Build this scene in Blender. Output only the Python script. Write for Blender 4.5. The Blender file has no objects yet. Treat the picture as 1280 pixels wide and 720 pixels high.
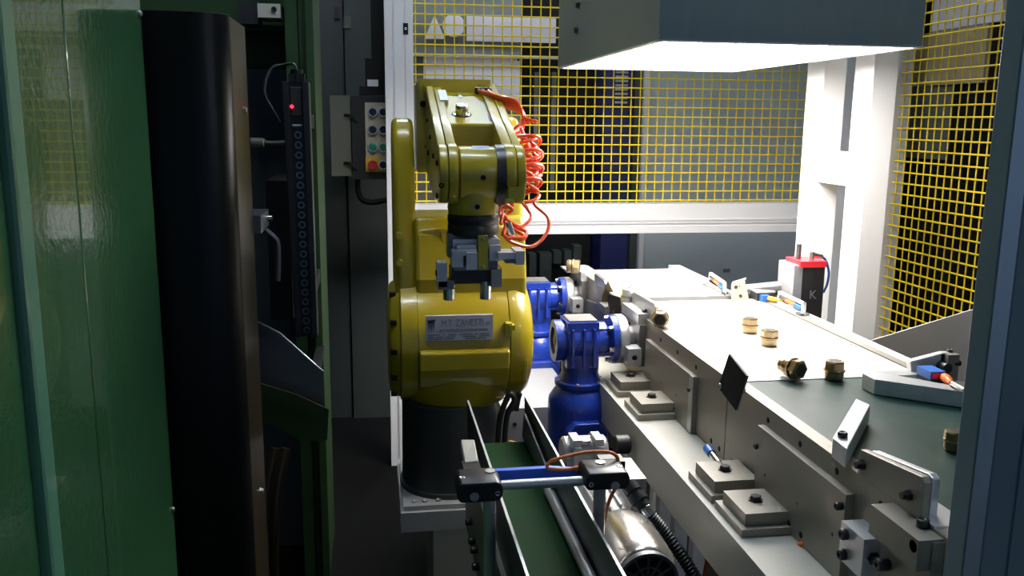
import bpy, bmesh, math, random
from mathutils import Vector, Matrix
random.seed(7)
PI = math.pi
sc = bpy.context.scene
COL = sc.collection
# ------------------------------------------------------------------ camera
H = 1.5
YAW, PITCH, ROLL, F = 0.156881942, 0.188169235, 0.0103400767, 1097.2
_f = Vector((math.sin(YAW)*math.cos(PITCH), math.cos(YAW)*math.cos(PITCH), -math.sin(PITCH)))
_r0 = Vector((math.cos(YAW), -math.sin(YAW), 0)); _u0 = _r0.cross(_f)
_r = math.cos(ROLL)*_r0 + math.sin(ROLL)*_u0
_u = -math.sin(ROLL)*_r0 + math.cos(ROLL)*_u0
cam = bpy.data.cameras.new('camera'); cam.sensor_width = 36; cam.lens = F*36/1280; cam.clip_start = .05
camo = bpy.data.objects.new('camera', cam); COL.objects.link(camo)
camo.matrix_world = Matrix(((_r.x, _u.x, -_f.x, 0), (_r.y, _u.y, -_f.y, 0), (_r.z, _u.z, -_f.z, H), (0, 0, 0, 1)))
sc.camera = camo
# ------------------------------------------------------------------ world, exposure
sc.view_settings.view_transform = 'Standard'
sc.view_settings.look = 'None'
sc.view_settings.gamma = 1
sc.view_settings.exposure = 0.0
w = bpy.data.worlds.new('world'); sc.world = w; w.use_nodes = True
w.node_tree.nodes['Background'].inputs[0].default_value = (.42, .63, 1, 1)
w.node_tree.nodes['Background'].inputs[1].default_value = 0.25
HOOD_EMIT = 24
TUBE_EMIT = 55


def ray(x, y): return _f + _r*(x-640)/F - _u*(y-360)/F


def at(x, y, X=None, Y=None, Z=None):
    """world point seen at a photograph pixel, at a known depth plane"""
    d = ray(x, y)
    if Y is not None: t = Y/d.y
    elif X is not None: t = X/d.x
    else: t = (Z-H)/d.z
    return Vector((d.x*t, d.y*t, d.z*t+H))


# ------------------------------------------------------------------ materials
def mat(name, col, rough=.5, metal=0., var=.08, scale=14., bump=0., bscale=60., spec=.5, dirt=None, dscale=6., damt=.4, aniso=None, coat=0.):
    m = bpy.data.materials.new(name); m.use_nodes = True
    nt = m.node_tree; N = nt.nodes; L = nt.links
    b = N['Principled BSDF']
    b.inputs['Roughness'].default_value = rough; b.inputs['Metallic'].default_value = metal
    b.inputs['Specular IOR Level'].default_value = spec
    b.inputs['Coat Weight'].default_value = coat
    tc = N.new('ShaderNodeTexCoord')
    vec = tc.outputs['Object']
    if aniso:
        mp = N.new('ShaderNodeMapping'); mp.inputs['Scale'].default_value = aniso; L.new(vec, mp.inputs[0]); vec = mp.outputs[0]
    no = N.new('ShaderNodeTexNoise'); no.inputs['Scale'].default_value = scale; no.inputs['Detail'].default_value = 4
    L.new(vec, no.inputs['Vector'])
    cr = N.new('ShaderNodeMixRGB'); cr.blend_type = 'MIX'
    cr.inputs[1].default_value = (*[max(0, c*(1-var)) for c in col], 1)
    cr.inputs[2].default_value = (*[min(1, c*(1+var)) for c in col], 1)
    L.new(no.outputs['Fac'], cr.inputs[0]); out = cr.outputs[0]
    if dirt:
        n2 = N.new('ShaderNodeTexNoise'); n2.inputs['Scale'].default_value = dscale; n2.inputs['Detail'].default_value = 6
        L.new(tc.outputs['Object'], n2.inputs['Vector'])
        rp = N.new('ShaderNodeValToRGB'); rp.color_ramp.elements[0].position = .5; rp.color_ramp.elements[1].position = .75
        rp.color_ramp.elements[1].color = (damt, damt, damt, 1)
        L.new(n2.outputs['Fac'], rp.inputs[0])
        mx = N.new('ShaderNodeMixRGB'); mx.inputs[2].default_value = (*dirt, 1)
        L.new(rp.outputs[0], mx.inputs[0]); L.new(out, mx.inputs[1]); out = mx.outputs[0]
    L.new(out, b.inputs['Base Color'])
    mr = N.new('ShaderNodeMapRange'); mr.inputs[3].default_value = max(.02, rough-.06); mr.inputs[4].default_value = min(1, rough+.06)
    L.new(no.outputs['Fac'], mr.inputs[0]); L.new(mr.outputs[0], b.inputs['Roughness'])
    if bump:
        n3 = N.new('ShaderNodeTexNoise'); n3.inputs['Scale'].default_value = bscale; n3.inputs['Detail'].default_value = 3
        L.new(vec, n3.inputs['Vector'])
        bp = N.new('ShaderNodeBump'); bp.inputs['Strength'].default_value = bump; bp.inputs['Distance'].default_value = .01
        L.new(n3.outputs['Fac'], bp.inputs['Height']); L.new(bp.outputs[0], b.inputs['Normal'])
    return m


def emat(name, col, s):
    m = bpy.data.materials.new(name); m.use_nodes = True
    b = m.node_tree.nodes['Principled BSDF']
    b.inputs['Base Color'].default_value = (*col, 1)
    b.inputs['Emission Color'].default_value = (*col, 1); b.inputs['Emission Strength'].default_value = s
    return m


M = {}
M['yellow'] = mat('robot_yellow_paint', (.37, .285, .010), .32, var=.06, scale=5, coat=.3, dirt=(.25, .19, .01), dscale=4, damt=.25)
M['blue'] = mat('blue_motor_paint', (.012, .045, .36), .3, var=.12, scale=20, bump=.15, bscale=120, coat=.4)
M['black'] = mat('black_anodised', (.012, .012, .014), .38, var=.2, scale=40)
M['dull_black'] = mat('dull_black_paint', (.005, .005, .006), .6, var=.2, spec=.25)
M['door_black'] = mat('black_door_paint', (.003, .0034, .004), .36, var=.2, spec=.25, scale=60, bump=.02)
M['alu'] = mat('aluminium', (.50, .50, .51), .42, .75, var=.1, scale=30, aniso=(1, .1, 1))
M['alu_milled'] = mat('milled_aluminium', (.56, .57, .60), .38, .6, var=.1, scale=60, bump=.04)  # slightly brighter aluminium for milled parts
M['steel'] = mat('brushed_steel', (.34, .33, .32), .38, .85, var=.15, scale=8, aniso=(1, .15, 1), dirt=(.16, .15, .14), dscale=5, damt=.4)
M['dark_steel'] = mat('dark_sheet_steel', (.17, .18, .19), .38, .8, var=.2, scale=8)
M['chrome'] = mat('chromed_steel', (.62, .62, .63), .2, 1., var=.05)
M['profile'] = mat('anodised_frame_profile', (.74, .74, .76), .42, .0, var=.04, scale=10)
M['white_frame'] = mat('white_frame_paint', (.82, .82, .83), .5, .0, var=.03, scale=10)
M['post_grey'] = mat('blue_grey_frame', (.17, .24, .265), .35, .1, var=.06, scale=10)
M['hood'] = mat('hood_sheet_metal', (.15, .20, .21), .42, .25, var=.1, scale=12, aniso=(4, 4, .4))
M['highlight'] = mat('edge_highlight_metal', (.72, .75, .80), .4, .8, var=.05)  # brighter metal standing in for the highlight on the near post
M['mesh'] = mat('yellow_wire', (.78, .58, .01), .45, var=.05)
M['white_belt'] = mat('white_belt', (.78, .73, .66), .6, var=.03, scale=6, dirt=(.6, .53, .45), dscale=5, damt=.4)
M['green_belt'] = mat('green_belt', (.008, .034, .028), .42, spec=.3, var=.25, scale=12, aniso=(2, .3, 1), dirt=(.03, .07, .05), dscale=9, damt=.5)
M['small_belt'] = mat('small_green_belt', (.003, .026, .006), .65, var=.25, scale=14, spec=.06, dirt=(.010, .022, .010), dscale=12, damt=.4)
M['plate'] = mat('conveyor_side_plate', (.27, .25, .215), .46, .45, var=.08, scale=10, aniso=(1, .12, 1))
M['beam'] = mat('grey_painted_beam', (.44, .43, .38), .48, .0, var=.06, scale=7, dirt=(.3, .28, .22), dscale=4, damt=.35)
M['brass'] = mat('plated_brass', (.40, .30, .165), .34, .8, var=.1, scale=40)
M['brass_dark'] = mat('dull_brass', (.30, .22, .12), .3, .85, var=.15, scale=40)
M['bore'] = mat('dark_bore', (.02, .018, .015), .5)
M['red_hose'] = mat('red_hose', (.70, .075, .02), .3, var=.08, coat=.3)
M['orange'] = mat('orange_cable', (.62, .16, .035), .42, var=.08)
M['orange_bright'] = mat('bright_orange_plastic', (.85, .17, .03), .35)
M['blue_strip'] = mat('blue_tape', (.014, .11, .74), .5, var=.05)
M['sensor_blue'] = mat('sensor_blue_plastic', (.02, .13, .48), .4)
M['hose_blue'] = mat('blue_air_tube', (.015, .11, .40), .3)
M['red_cap'] = mat('red_plastic', (.75, .025, .04), .4)
M['yellow_plastic'] = mat('yellow_plastic', (.75, .42, .02), .4)
M['rubber'] = mat('black_rubber', (.012, .012, .012), .5, var=.2)
M['ped'] = mat('dark_grey_pedestal', (.042, .044, .046), .5, .2, var=.1)
M['lightplate'] = mat('light_grey_plate', (.37, .37, .37), .45, .1, var=.06)
M['beige'] = mat('beige_panel_paint', (.42, .40, .34), .5, var=.06, dirt=(.3, .28, .23), dscale=5, damt=.4)
M['green'] = mat('glossy_green_paint', (.035, .125, .052), .17, var=.12, scale=3, bump=.10, bscale=70, coat=.4)
M['green_edge'] = mat('green_paint_lit_edge', (.09, .26, .17), .25, var=.1, scale=3, bump=.08, bscale=40, coat=.4)  # lighter copy of the green; light on the bevel put into colour
M['machine_green'] = mat('machine_green_paint', (.014, .042, .010), .6, spec=.3, var=.2, scale=6, dirt=(.03, .05, .02), dscale=7, damt=.6)
M['bronze'] = mat('brown_steel_edge', (.075, .058, .034), .32, .7, var=.12, aniso=(4, 4, .3), scale=6)
M['cab'] = mat('dark_grey_cabinet', (.038, .048, .047), .5, var=.06)
M['cab_beige'] = mat('grey_beige_box', (.085, .09, .07), .5, var=.06)
M['panel'] = mat('grey_machine_panel', (.50, .56, .60), .55, var=.05, scale=2)
M['panel_dark'] = mat('dark_machine_panel', (.16, .17, .16), .5, var=.06)
M['sign'] = mat('white_sign', (.88, .83, .88), .5, var=.03)
M['wood'] = mat('beige_board', (.52, .40, .25), .6, var=.08)
M['navy'] = mat('navy_blue_paint', (.012, .02, .11), .4)
M['label'] = mat('silver_label', (.50, .52, .62), .45, .2, var=.03)
M['ink'] = mat('dark_ink', (.10, .10, .13), .5)
M['grey_ink'] = mat('grey_ink', (.17, .17, .19), .5)
M['ink2'] = mat('violet_ink', (.25, .22, .5), .5)
M['olive'] = mat('olive_bracket', (.42, .36, .03), .4, .2)
M['floor'] = mat('dark_floor', (.006, .006, .006), .8, spec=.1, var=.2, scale=3, dirt=(.004, .004, .004))
M['wall'] = mat('dim_wall', (.12, .13, .13), .7)
M['green_btn'] = mat('green_button', (.01, .25, .10), .35)
M['red_btn'] = mat('red_button', (.55, .02, .03), .35)
M['face'] = mat('beige_button_plate', (.50, .43, .31), .5)
M['motor_alu'] = mat('cast_aluminium', (.42, .41, .40), .4, .5, var=.08, scale=40, bump=.06)
M['fan'] = mat('polished_fan_cover', (.66, .62, .56), .24, .9, var=.06, scale=6)
M['lens'] = mat('lens_ring', (.12, .15, .16), .25, .8)
M['glow'] = emat('lamp_diffuser', (1, .955, .91), HOOD_EMIT)
M['tube_glow'] = emat('fluorescent_tube', (.76, .88, 1), TUBE_EMIT)
M['chute'] = mat('chute_sheet_steel', (.40, .39, .37), .36, .5, var=.12, scale=8, dirt=(.25, .24, .22), dscale=5, damt=.4)
M['led'] = emat('red_led', (1, .02, .05), 4)
M['block'] = mat('clamp_block_paint', (.27, .25, .21), .45, .2, var=.08)
M['reflector'] = mat('black_reflector', (.022, .021, .022), .45, var=.15)

ORG = {}


# ------------------------------------------------------------------ mesh builder
class MB:
    def __init__(s): s.bm = bmesh.new()

    def _bev(s, faces, off, seg=2, ang=30):
        if not off: return
        es = set()
        for f in faces:
            for e in f.edges: es.add(e)
        es = [e for e in es if len(e.link_faces) == 2 and e.calc_face_angle(0) > math.radians(ang)]
        bmesh.ops.bevel(s.bm, geom=es, offset=off, segments=seg, affect='EDGES', clamp_overlap=True, profile=.5)

    def box(s, x0, x1, y0, y1, z0, z1, bev=0., seg=2, rot=None, c=None):
        x0, x1 = min(x0, x1), max(x0, x1); y0, y1 = min(y0, y1), max(y0, y1); z0, z1 = min(z0, z1), max(z0, z1)
        v = [s.bm.verts.new(p) for p in ((x0, y0, z0), (x1, y0, z0), (x1, y1, z0), (x0, y1, z0), (x0, y0, z1), (x1, y0, z1), (x1, y1, z1), (x0, y1, z1))]
        fs = [s.bm.faces.new([v[i] for i in q]) for q in ((3, 2, 1, 0), (4, 5, 6, 7), (0, 1, 5, 4), (1, 2, 6, 5), (2, 3, 7, 6), (3, 0, 4, 7))]
        if rot is not None:
            cc = Vector(c) if c is not None else Vector(((x0+x1)/2, (y0+y1)/2, (z0+z1)/2))
            for q in v: q.co = cc + rot @ (q.co-cc)
        s._bev(fs, bev, seg); return s

    def poly(s, bottom, top, bev=0., seg=2):
        """prism between two vertex loops"""
        a = [s.bm.verts.new(p) for p in bottom]; b = [s.bm.verts.new(p) for p in top]; n = len(a)
        fs = [s.bm.faces.new(a[::-1]), s.bm.faces.new(b)]
        for i in range(n): fs.append(s.bm.faces.new((a[i], a[(i+1) % n], b[(i+1) % n], b[i])))
        bmesh.ops.recalc_face_normals(s.bm, faces=fs)
        if n > 9:
            for f in fs[2:]: f.smooth = True
        s._bev(fs, bev, seg); return s

    def prism(s, pts, axis, a, b, bev=0., seg=2):
        mk = {'X': lambda p, t: (t, p[0], p[1]), 'Y': lambda p, t: (p[0], t, p[1]), 'Z': lambda p, t: (p[0], p[1], t)}[axis]
        return s.poly([mk(p, a) for p in pts], [mk(p, b) for p in pts], bev, seg)

    def lathe(s, o, axis, prof, n=28):
        o = Vector(o); ax = Vector(axis).normalized()
        t = Vector((0, 0, 1)) if abs(ax.z) < .9 else Vector((0, 1, 0))
        u = ax.cross(t).normalized(); v = ax.cross(u)
        rings = []
        for d, r in prof:
            if r < 1e-6: rings.append([s.bm.verts.new(o+ax*d)])
            else: rings.append([s.bm.verts.new(o+ax*d+(u*math.cos(2*PI*k/n)+v*math.sin(2*PI*k/n))*r) for k in range(n)])
        fs = []
        for A, B in zip(rings, rings[1:]):
            if len(A) == 1 and len(B) == 1: continue
            for k in range(n):
                k2 = (k+1) % n
                if len(A) == 1: fs.append(s.bm.faces.new((A[0], B[k], B[k2])))
                elif len(B) == 1: fs.append(s.bm.faces.new((A[k], A[k2], B[0])))
                else: fs.append(s.bm.faces.new((A[k], A[k2], B[k2], B[k])))
        for f in fs: f.smooth = n > 8
        if len(rings[0]) > 1: fs.append(s.bm.faces.new(rings[0]))
        if len(rings[-1]) > 1: fs.append(s.bm.faces.new(rings[-1]))
        bmesh.ops.recalc_face_normals(s.bm, faces=fs)
        return s

    def cyl(s, p0, p1, r, r1=None, n=24, bev=0.):
        p0 = Vector(p0); p1 = Vector(p1); L = (p1-p0).length; r1 = r if r1 is None else r1
        if bev: pr = [(0, r-bev), (bev, r), (L-bev, r1), (L, r1-bev)]
        else: pr = [(0, r), (L, r1)]
        return s.lathe(p0, p1-p0, pr, n)

    def ring(s, p0, p1, ri, ro, n=24):
        p0 = Vector(p0); p1 = Vector(p1); L = (p1-p0).length
        o = p0; ax = (p1-p0).normalized()
        t = Vector((0, 0, 1)) if abs(ax.z) < .9 else Vector((0, 1, 0))
        u = ax.cross(t).normalized(); v = ax.cross(u)
        R = []
        for d, r in ((0, ri), (0, ro), (L, ro), (L, ri)):
            R.append([s.bm.verts.new(o+ax*d+(u*math.cos(2*PI*k/n)+v*math.sin(2*PI*k/n))*r) for k in range(n)])
        fs = []
        for q in range(4):
            A, B = R[q], R[(q+1) % 4]
            for k in range(n): fs.append(s.bm.faces.new((A[k], A[(k+1) % n], B[(k+1) % n], B[k])))
        for f in fs: f.smooth = True
        bmesh.ops.recalc_face_normals(s.bm, faces=fs); return s

    def tube(s, pts, r, n=8):
        P = [Vector(p) for p in pts]; prev = None; rings = []
        for i, p in enumerate(P):
            d = (P[min(i+1, len(P)-1)]-P[max(i-1, 0)]).normalized()
            if prev is None:
                t = Vector((0, 0, 1)) if abs(d.z) < .9 else Vector((1, 0, 0)); u = d.cross(t).normalized()
            else: u = (prev-d*prev.dot(d)).normalized()
            prev = u; v = d.cross(u); rr = r[i] if isinstance(r, (list, tuple)) else r
            rings.append([s.bm.verts.new(p+(u*math.cos(2*PI*k/n)+v*math.sin(2*PI*k/n))*rr) for k in range(n)])
        for A, B in zip(rings, rings[1:]):
            for k in range(n): s.bm.faces.new((A[k], A[(k+1) % n], B[(k+1) % n], B[k])).smooth = n > 4
        s.bm.faces.new(rings[0][::-1]); s.bm.faces.new(rings[-1]); return s

    def build(s, name, m, parent=None, kind=None, label=None, smooth=38):
        me = bpy.data.meshes.new(name)
        bmesh.ops.recalc_face_normals(s.bm, faces=s.bm.faces[:])
        if parent is not None: o0 = ORG[parent.name]
        else:
            xs = [v.co for v in s.bm.verts]
            o0 = Vector(((min(v.x for v in xs)+max(v.x for v in xs))/2, (min(v.y for v in xs)+max(v.y for v in xs))/2, min(v.z for v in xs)))
        bmesh.ops.translate(s.bm, verts=s.bm.verts[:], vec=-o0)
        s.bm.to_mesh(me); s.bm.free()
        if smooth:
            fl = [p.use_smooth for p in me.polygons]
            me.set_sharp_from_angle(angle=math.radians(smooth))
            me.polygons.foreach_set('use_smooth', fl)
        me.materials.append(m if not isinstance(m, str) else M[m])
        o = bpy.data.objects.new(name, me); COL.objects.link(o)
        if parent is not None: o.parent = parent
        else: o.location = o0
        ORG[o.name] = o0.copy()
        if kind: o['kind'] = kind
        if label: o['label'] = label
        return o


def thing(name, label, cat, loc=(0, 0, 0), group=None, rz=0):
    o = bpy.data.objects.new(name, None); COL.objects.link(o); o.empty_display_size = .05
    o.location = loc; o.rotation_euler = (0, 0, rz); o['label'] = label; o['category'] = cat
    if group: o['group'] = group
    ORG[o.name] = Vector(loc); return o


def tag(o, label, cat, group=None):
    o['label'] = label; o['category'] = cat
    if group: o['group'] = group
    return o


def dup(root, loc, label, rot=None):
    r = root.copy(); COL.objects.link(r); r.location = loc; r['label'] = label
    if rot is not None: r.rotation_euler = rot
    ORG[r.name] = Vector(loc)
    for ch in list(root.children):
        c = ch.copy(); COL.objects.link(c); c.parent = r
        for g in list(ch.children):
            d = g.copy(); COL.objects.link(d); d.parent = c
    return r


_bm = {}


def bolt(parent, pos, axis, r=.006, h=.007, m='black', name='bolt', kind='socket'):
    """socket-head bolt whose head stands along axis; shared mesh"""
    key = (round(r, 4), round(h, 4), m, kind)
    if key not in _bm:
        b = MB()
        if kind == 'socket': b.lathe((0, 0, -.001), (0, 0, 1), [(0, r), (h*.85, r), (h, r*.85), (h, r*.5), (h*.45, r*.45), (h*.45, 0)], 12)
        elif kind == 'hex': b.lathe((0, 0, -.001), (0, 0, 1), [(0, r*1.35), (h*.25, r*1.35), (h*.25, r), (h*.9, r), (h, r*.85), (h, 0)], 6)
        else: b.lathe((0, 0, -.001), (0, 0, 1), [(0, r), (h*.5, r), (h, r*.5), (h, 0)], 12)
        me = bpy.data.meshes.new(name); b.bm.to_mesh(me); b.bm.free()
        me.materials.append(M[m]); _bm[key] = me
    o = bpy.data.objects.new(name, _bm[key]); COL.objects.link(o); o.parent = parent
    o.location = Vector(pos)-ORG[parent.name]
    o.rotation_mode = 'QUATERNION'; o.rotation_quaternion = Vector((0, 0, 1)).rotation_difference(Vector(axis))
    ORG[o.name] = Vector(pos); return o


def spline(P, k=8):
    P = [Vector(p) for p in P]; out = []
    Q = [P[0]*2-P[1]]+P+[P[-1]*2-P[-2]]
    for i in range(1, len(Q)-2):
        a, b, c, d = Q[i-1:i+3]
        for j in range(k):
            t = j/k
            out.append(.5*((2*b)+(c-a)*t+(2*a-5*b+4*c-d)*t*t+(3*b-a-3*c+d)*t**3))
    out.append(P[-1]); return out


def text_mesh(s, size, xscale=1.0, depth=.0005):
    cu = bpy.data.curves.new('txt', 'FONT'); cu.body = s; cu.size = size; cu.extrude = depth; cu.align_x = 'LEFT'; cu.resolution_u = 3
    o = bpy.data.objects.new('txt', cu); COL.objects.link(o)
    bpy.context.view_layer.update()
    me = bpy.data.meshes.new_from_object(o.evaluated_get(bpy.context.evaluated_depsgraph_get()))
    bpy.data.objects.remove(o); bpy.data.curves.remove(cu)
    return me


def put_text(parent, s, x, y, z, size, m, width=None, name='lettering', rot=None):
    me = text_mesh(s, size); xs = [v.co.x for v in me.vertices]; wd = max(xs)-min(xs); sx = (width/wd) if width else 1
    for v in me.vertices: v.co = Vector(((v.co.x-min(xs))*sx, -v.co.z, v.co.y)) if rot is None else rot @ Vector(((v.co.x-min(xs))*sx, -v.co.z, v.co.y))
    me.materials.clear(); me.materials.append(M[m])
    o = bpy.data.objects.new(name, me); COL.objects.link(o); o.parent = parent; o.location = Vector((x, y, z))-ORG[parent.name]
    ORG[o.name] = Vector((x, y, z)); return o


# ================================================================== SETTING
MB().box(-4, 5, -4, 7, -.1, 0).build('floor', 'floor', kind='structure')
MB().box(-4, 5, 7, 7.1, 0, 4).build('wall_back', 'wall', kind='structure')
MB().box(-4.1, -4, -.6, 7, 0, 4).build('wall_left', 'wall', kind='structure')
MB().box(5, 5.1, -4, 7, 0, 4).build('wall_right', 'wall', kind='structure')
MB().box(-4, 5, -4, 7, 4, 4.1).build('ceiling', 'wall', kind='structure')
for x, y, lab in ((.25, 1.9, 'twin-tube ceiling light high above the robot'), (2.8, -1.8, 'added single-tube fill lamp, unseen high behind the viewer'), (.5, 4.25, 'twin-tube ceiling light high beyond the mesh fence')):  # tube behind the viewer is unseen, added to fill the near side
    t = thing('unseen_ceiling_light', lab, 'lamp', (x, y, 3.4))
    MB().box(x-.75, x+.75, y-.14, y+.14, 3.4, 3.48, .01).build('lamp_housing', 'white_frame', t)
    MB().box(x-.012, x+.012, y-.012, y+.012, 3.48, 4.0).build('hanger', 'steel', t)
    for dy in ((-.07, .07) if y > 1 else (.0,)): MB().cyl((x-.7, y+dy, 3.375), (x+.7, y+dy, 3.375), .022, n=12).build('tube', 'tube_glow', t)

# ================================================================== BACK FENCE
FY = 3.75


def profile_box(b, x0, x1, y0, y1, z0, z1, bev=.004): b.box(x0, x1, y0, y1, z0, z1, bev)


t = thing('mesh_fence', 'yellow wire mesh fence in pale aluminium frame behind the robot', 'fence', (.1, FY, 0))
pl = at(480, 5, Y=FY-.06).x; pr = at(516, 5, Y=FY-.06).x
b = MB()
b.box(pl, pl+.030, FY-.06, FY+.03, 0, 2.45, .003); b.box(pl+.036, pr-.034, FY-.06, FY+.03, 0, 2.45, .003); b.box(pr-.032, pr, FY-.06, FY+.03, 0, 2.45, .003)
b.box(pl+.002, pr-.002, FY-.05, FY+.03, 0, 2.45)
b.build('post', 'profile', t)
z0 = at(800, 291.5, Y=FY-.045).z; z1 = at(800, 255, Y=FY-.045).z
b = MB(); RX = 2.02
b.box(pr, RX, FY-.045, FY+.045, z0+.042, z1, .003); b.box(pr, RX, FY-.045, FY+.045, z0, z0+.03, .003)
b.box(pr, RX, FY-.035, FY+.035, z0+.005, z1-.01); b.box(pr, RX, FY-.05, FY-.04, z0+.055, z0+.062, .002)
b.build('bottom_rail', 'profile', t)
MB().box(pr, RX, FY-.045, FY+.045, 2.35, 2.45, .004).build('top_rail', 'profile', t)
MB().box(RX, RX+.09, FY-.045, FY+.045, 0, 2.45, .004).build('post', 'profile', t)
b = MB(); x = pr+.012; n = 0
while x < RX: b.cyl((x, FY+.008, z1-.01), (x, FY+.008, 2.36), .0028, n=6); x += .0403
z = z1+.012
while z < 2.35: b.cyl((pr-.005, FY, z), (RX, FY, z), .0034, n=6); z += .0403
b.build('wire_mesh', 'mesh', t, kind='stuff')
p = at(507, 36, Y=FY-.062)
MB().box(p.x-.010, p.x+.010, FY-.066, FY-.058, p.z-.022, p.z+.022, .002).build('latch_plate', 'dull_black', t)
bolt(t, (p.x, FY-.066, p.z), (0, -1, 0), .006, .005, 'chrome')

# ================================================================== RIGHT FENCE
GX = 1.95
t = thing('mesh_fence', 'yellow wire mesh fence on the right, beyond the metal chute', 'fence', (GX, 2.4, 0))
ya = at(1127, 100, X=GX).y
b = MB(); b.box(GX-.02, GX+.04, ya, ya+.075, 0, 2.45, .003); b.box(GX-.025, GX-.01, ya+.03, ya+.04, 0, 2.45); b.build('post', 'profile', t)
MB().box(GX-.02, GX+.04, 1.3, ya, .42, .50, .004).build('bottom_rail', 'profile', t)
MB().box(GX-.02, GX+.04, 1.3, ya, 2.36, 2.44, .004).build('top_rail', 'profile', t)
MB().box(GX-.02, GX+.04, 1.22, 1.3, 0, 2.45, .004).build('post', 'profile', t)
b = MB(); y = ya-.014
while y > 1.3: b.cyl((GX+.008, y, .49), (GX+.008, y, 2.37), .0028, n=6); y -= .0403
z = .52
while z < 2.36: b.cyl((GX, 1.3, z), (GX, ya-.002, z), .0034, n=6); z += .0403
b.build('wire_mesh', 'mesh', t, kind='stuff')

# ================================================================== HOOD LAMP
HX0, HX1, HY0, HY1, HZ = .632, 1.27, 1.945, 3.03, 1.68
t = thing('hood_lamp', 'large grey sheet-metal hood lamp glowing white over the conveyors', 'lamp', (.95, 2.49, HZ))
q = .003; top = 1.95
MB().box(HX0, HX0+q, HY0, HY1, HZ, top).build('side_panel', 'hood', t)
MB().box(HX1-q, HX1, HY0, HY1, HZ, top).build('side_panel', 'hood', t)
MB().box(HX0+q, HX1-q, HY0, HY0+q, HZ, top).build('front_panel', 'hood', t)
MB().box(HX0+q, HX1-q, HY1-q, HY1, HZ, top).build('back_panel', 'hood', t)
MB().box(HX0, HX1, HY0, HY1, top, top+.004).build('top_panel', 'hood', t)
b = MB(); b.box(HX0-.006, HX0+.012, HY0-.004, HY1, HZ-.003, HZ); b.box(HX1-.012, HX1+.004, HY0-.004, HY1, HZ-.003, HZ)
b.box(HX0-.006, HX1+.004, HY0-.006, HY0+.01, HZ-.003, HZ); b.box(HX0, HX1, HY1-.012, HY1, HZ-.003, HZ); b.build('rim', 'alu', t)
MB().box(HX0+.012, HX1-.012, HY0+.01, HY1-.012, HZ+.002, HZ+.008).build('diffuser', 'glow', t)
for px, py in ((724, 6), (722, 37)):
    p = at(px, py, X=HX0); bolt(t, (HX0, p.y, p.z), (-1, 0, 0), .010, .012, 'black', kind='hex')
p = at(826, 44, X=HX0); bolt(t, (HX0, p.y+.01, p.z), (-1, 0, 0), .004, .004, 'steel', kind='pan')
MB().box(.93, .97, 2.7, 2.74, top, 4.0).build('hanger', 'steel', t)
MB().box(.93, .97, 2.2, 2.24, top, 4.0).build('hanger', 'steel', t)

# ================================================================== H SUPPORT FRAME
CX = 1.455
t = thing('support_frame', 'white H-shaped steel column frame right of the conveyor', 'frame', (CX+.04, 2.65, 0))
c1f = at(1010.5, 80, X=CX).y; c1n = at(1031.5, 85, X=CX).y; c2f = at(1070.5, 70, X=CX).y; c2n = at(1093.5, 80, X=CX).y
cw = .075
for yf, yn in ((c1f, c1n), (c2f, c2n)):
    MB().box(CX, CX+cw, yn, yf, 0, 2.3, .010, 3).build('column', 'white_frame', t)
MB().box(CX+.001, CX+cw-.008, c2f, c1n, at(1030, 228.5, X=CX).z, at(1040, 189.5, X=CX).z, .006).build('crossbar', 'white_frame', t)
MB().box(CX-.02, CX+cw+.02, c2n-.02, c1f+.02, 0, .012).build('foot_plate', 'white_frame', t)

# ================================================================== NEAR POST
yp = .86; xp = at(1225, 300, Y=yp).x
t = thing('frame_post', 'blue-grey upright frame post close at the right edge', 'post', (xp+.05, yp-.02, 0))
MB().prism([(xp, yp), (xp, yp-.030), (xp+.014, yp-.044), (xp+.10, yp-.044), (xp+.10, yp)], 'Z', 0, 2.3, .001).build('post', 'post_grey', t)
MB().prism([(xp+.0006, yp-.0325), (xp+.0115, yp-.0434), (xp+.0105, yp-.0444), (xp-.0004, yp-.0335)], 'Z', .02, 2.28).build('highlight_strip', 'highlight', t, label='bright strip standing in for the highlight along the edge')  # thin bright strip added for the highlight along the chamfer
MB().box(xp+.045, xp+.055, yp-.0465, yp-.043, .02, 2.28, .001).build('slot_strip', 'post_grey', t)

# ================================================================== BACKGROUND MACHINES
BY = 4.7


def bx(x0, y0, x1, y1, Y): a = at(x0, y0, Y=Y); c = at(x1, y1, Y=Y); return a.x, c.x, c.z, a.z


# grey cabinet on the right
t = thing('machine_cabinet', 'grey steel machine cabinet behind the mesh beyond the conveyor', 'cabinet', (1.9, BY+.3, 0))
x0 = at(805, 300, Y=BY).x
MB().box(x0, 2.75, BY, BY+.8, 0, 2.5, .006).build('body', 'panel', t)
MB().box(x0-.03, x0-.004, BY-.01, BY+.6, 0, 2.5, .004).build('corner_trim', 'profile', t)
p = at(910, 338, Y=BY)
MB().box(p.x-.03, p.x+.01, BY-.006, BY, p.z-.01, p.z+.01, .002).build('latch', 'panel_dark', t)
# vent cabinet strip
t = thing('vented_cabinet', 'dark grey cabinet with slotted vent behind the mesh', 'cabinet', (1.25, BY+.3, 0))
xa = at(757, 200, Y=BY).x
MB().box(xa+.16, x0-.035, BY+.02, BY+.7, 0, 2.5, .004).build('body', 'cab', t)
a0 = at(771, 90, Y=BY); a1 = at(785, 128, Y=BY)
for k in range(8):
    z = a0.z+(a1.z-a0.z)*k/7
    MB().box(a0.x, a1.x, BY+.012, BY+.024, z-.006, z+.006, .001).build('slat', 'alu', t)
tag(MB().box(xa, xa+.155, BY+.05, BY+.7, 0, 2.5, .004).build('machine_column', 'navy'), 'navy blue machine column beside the slotted vent', 'column')
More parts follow.
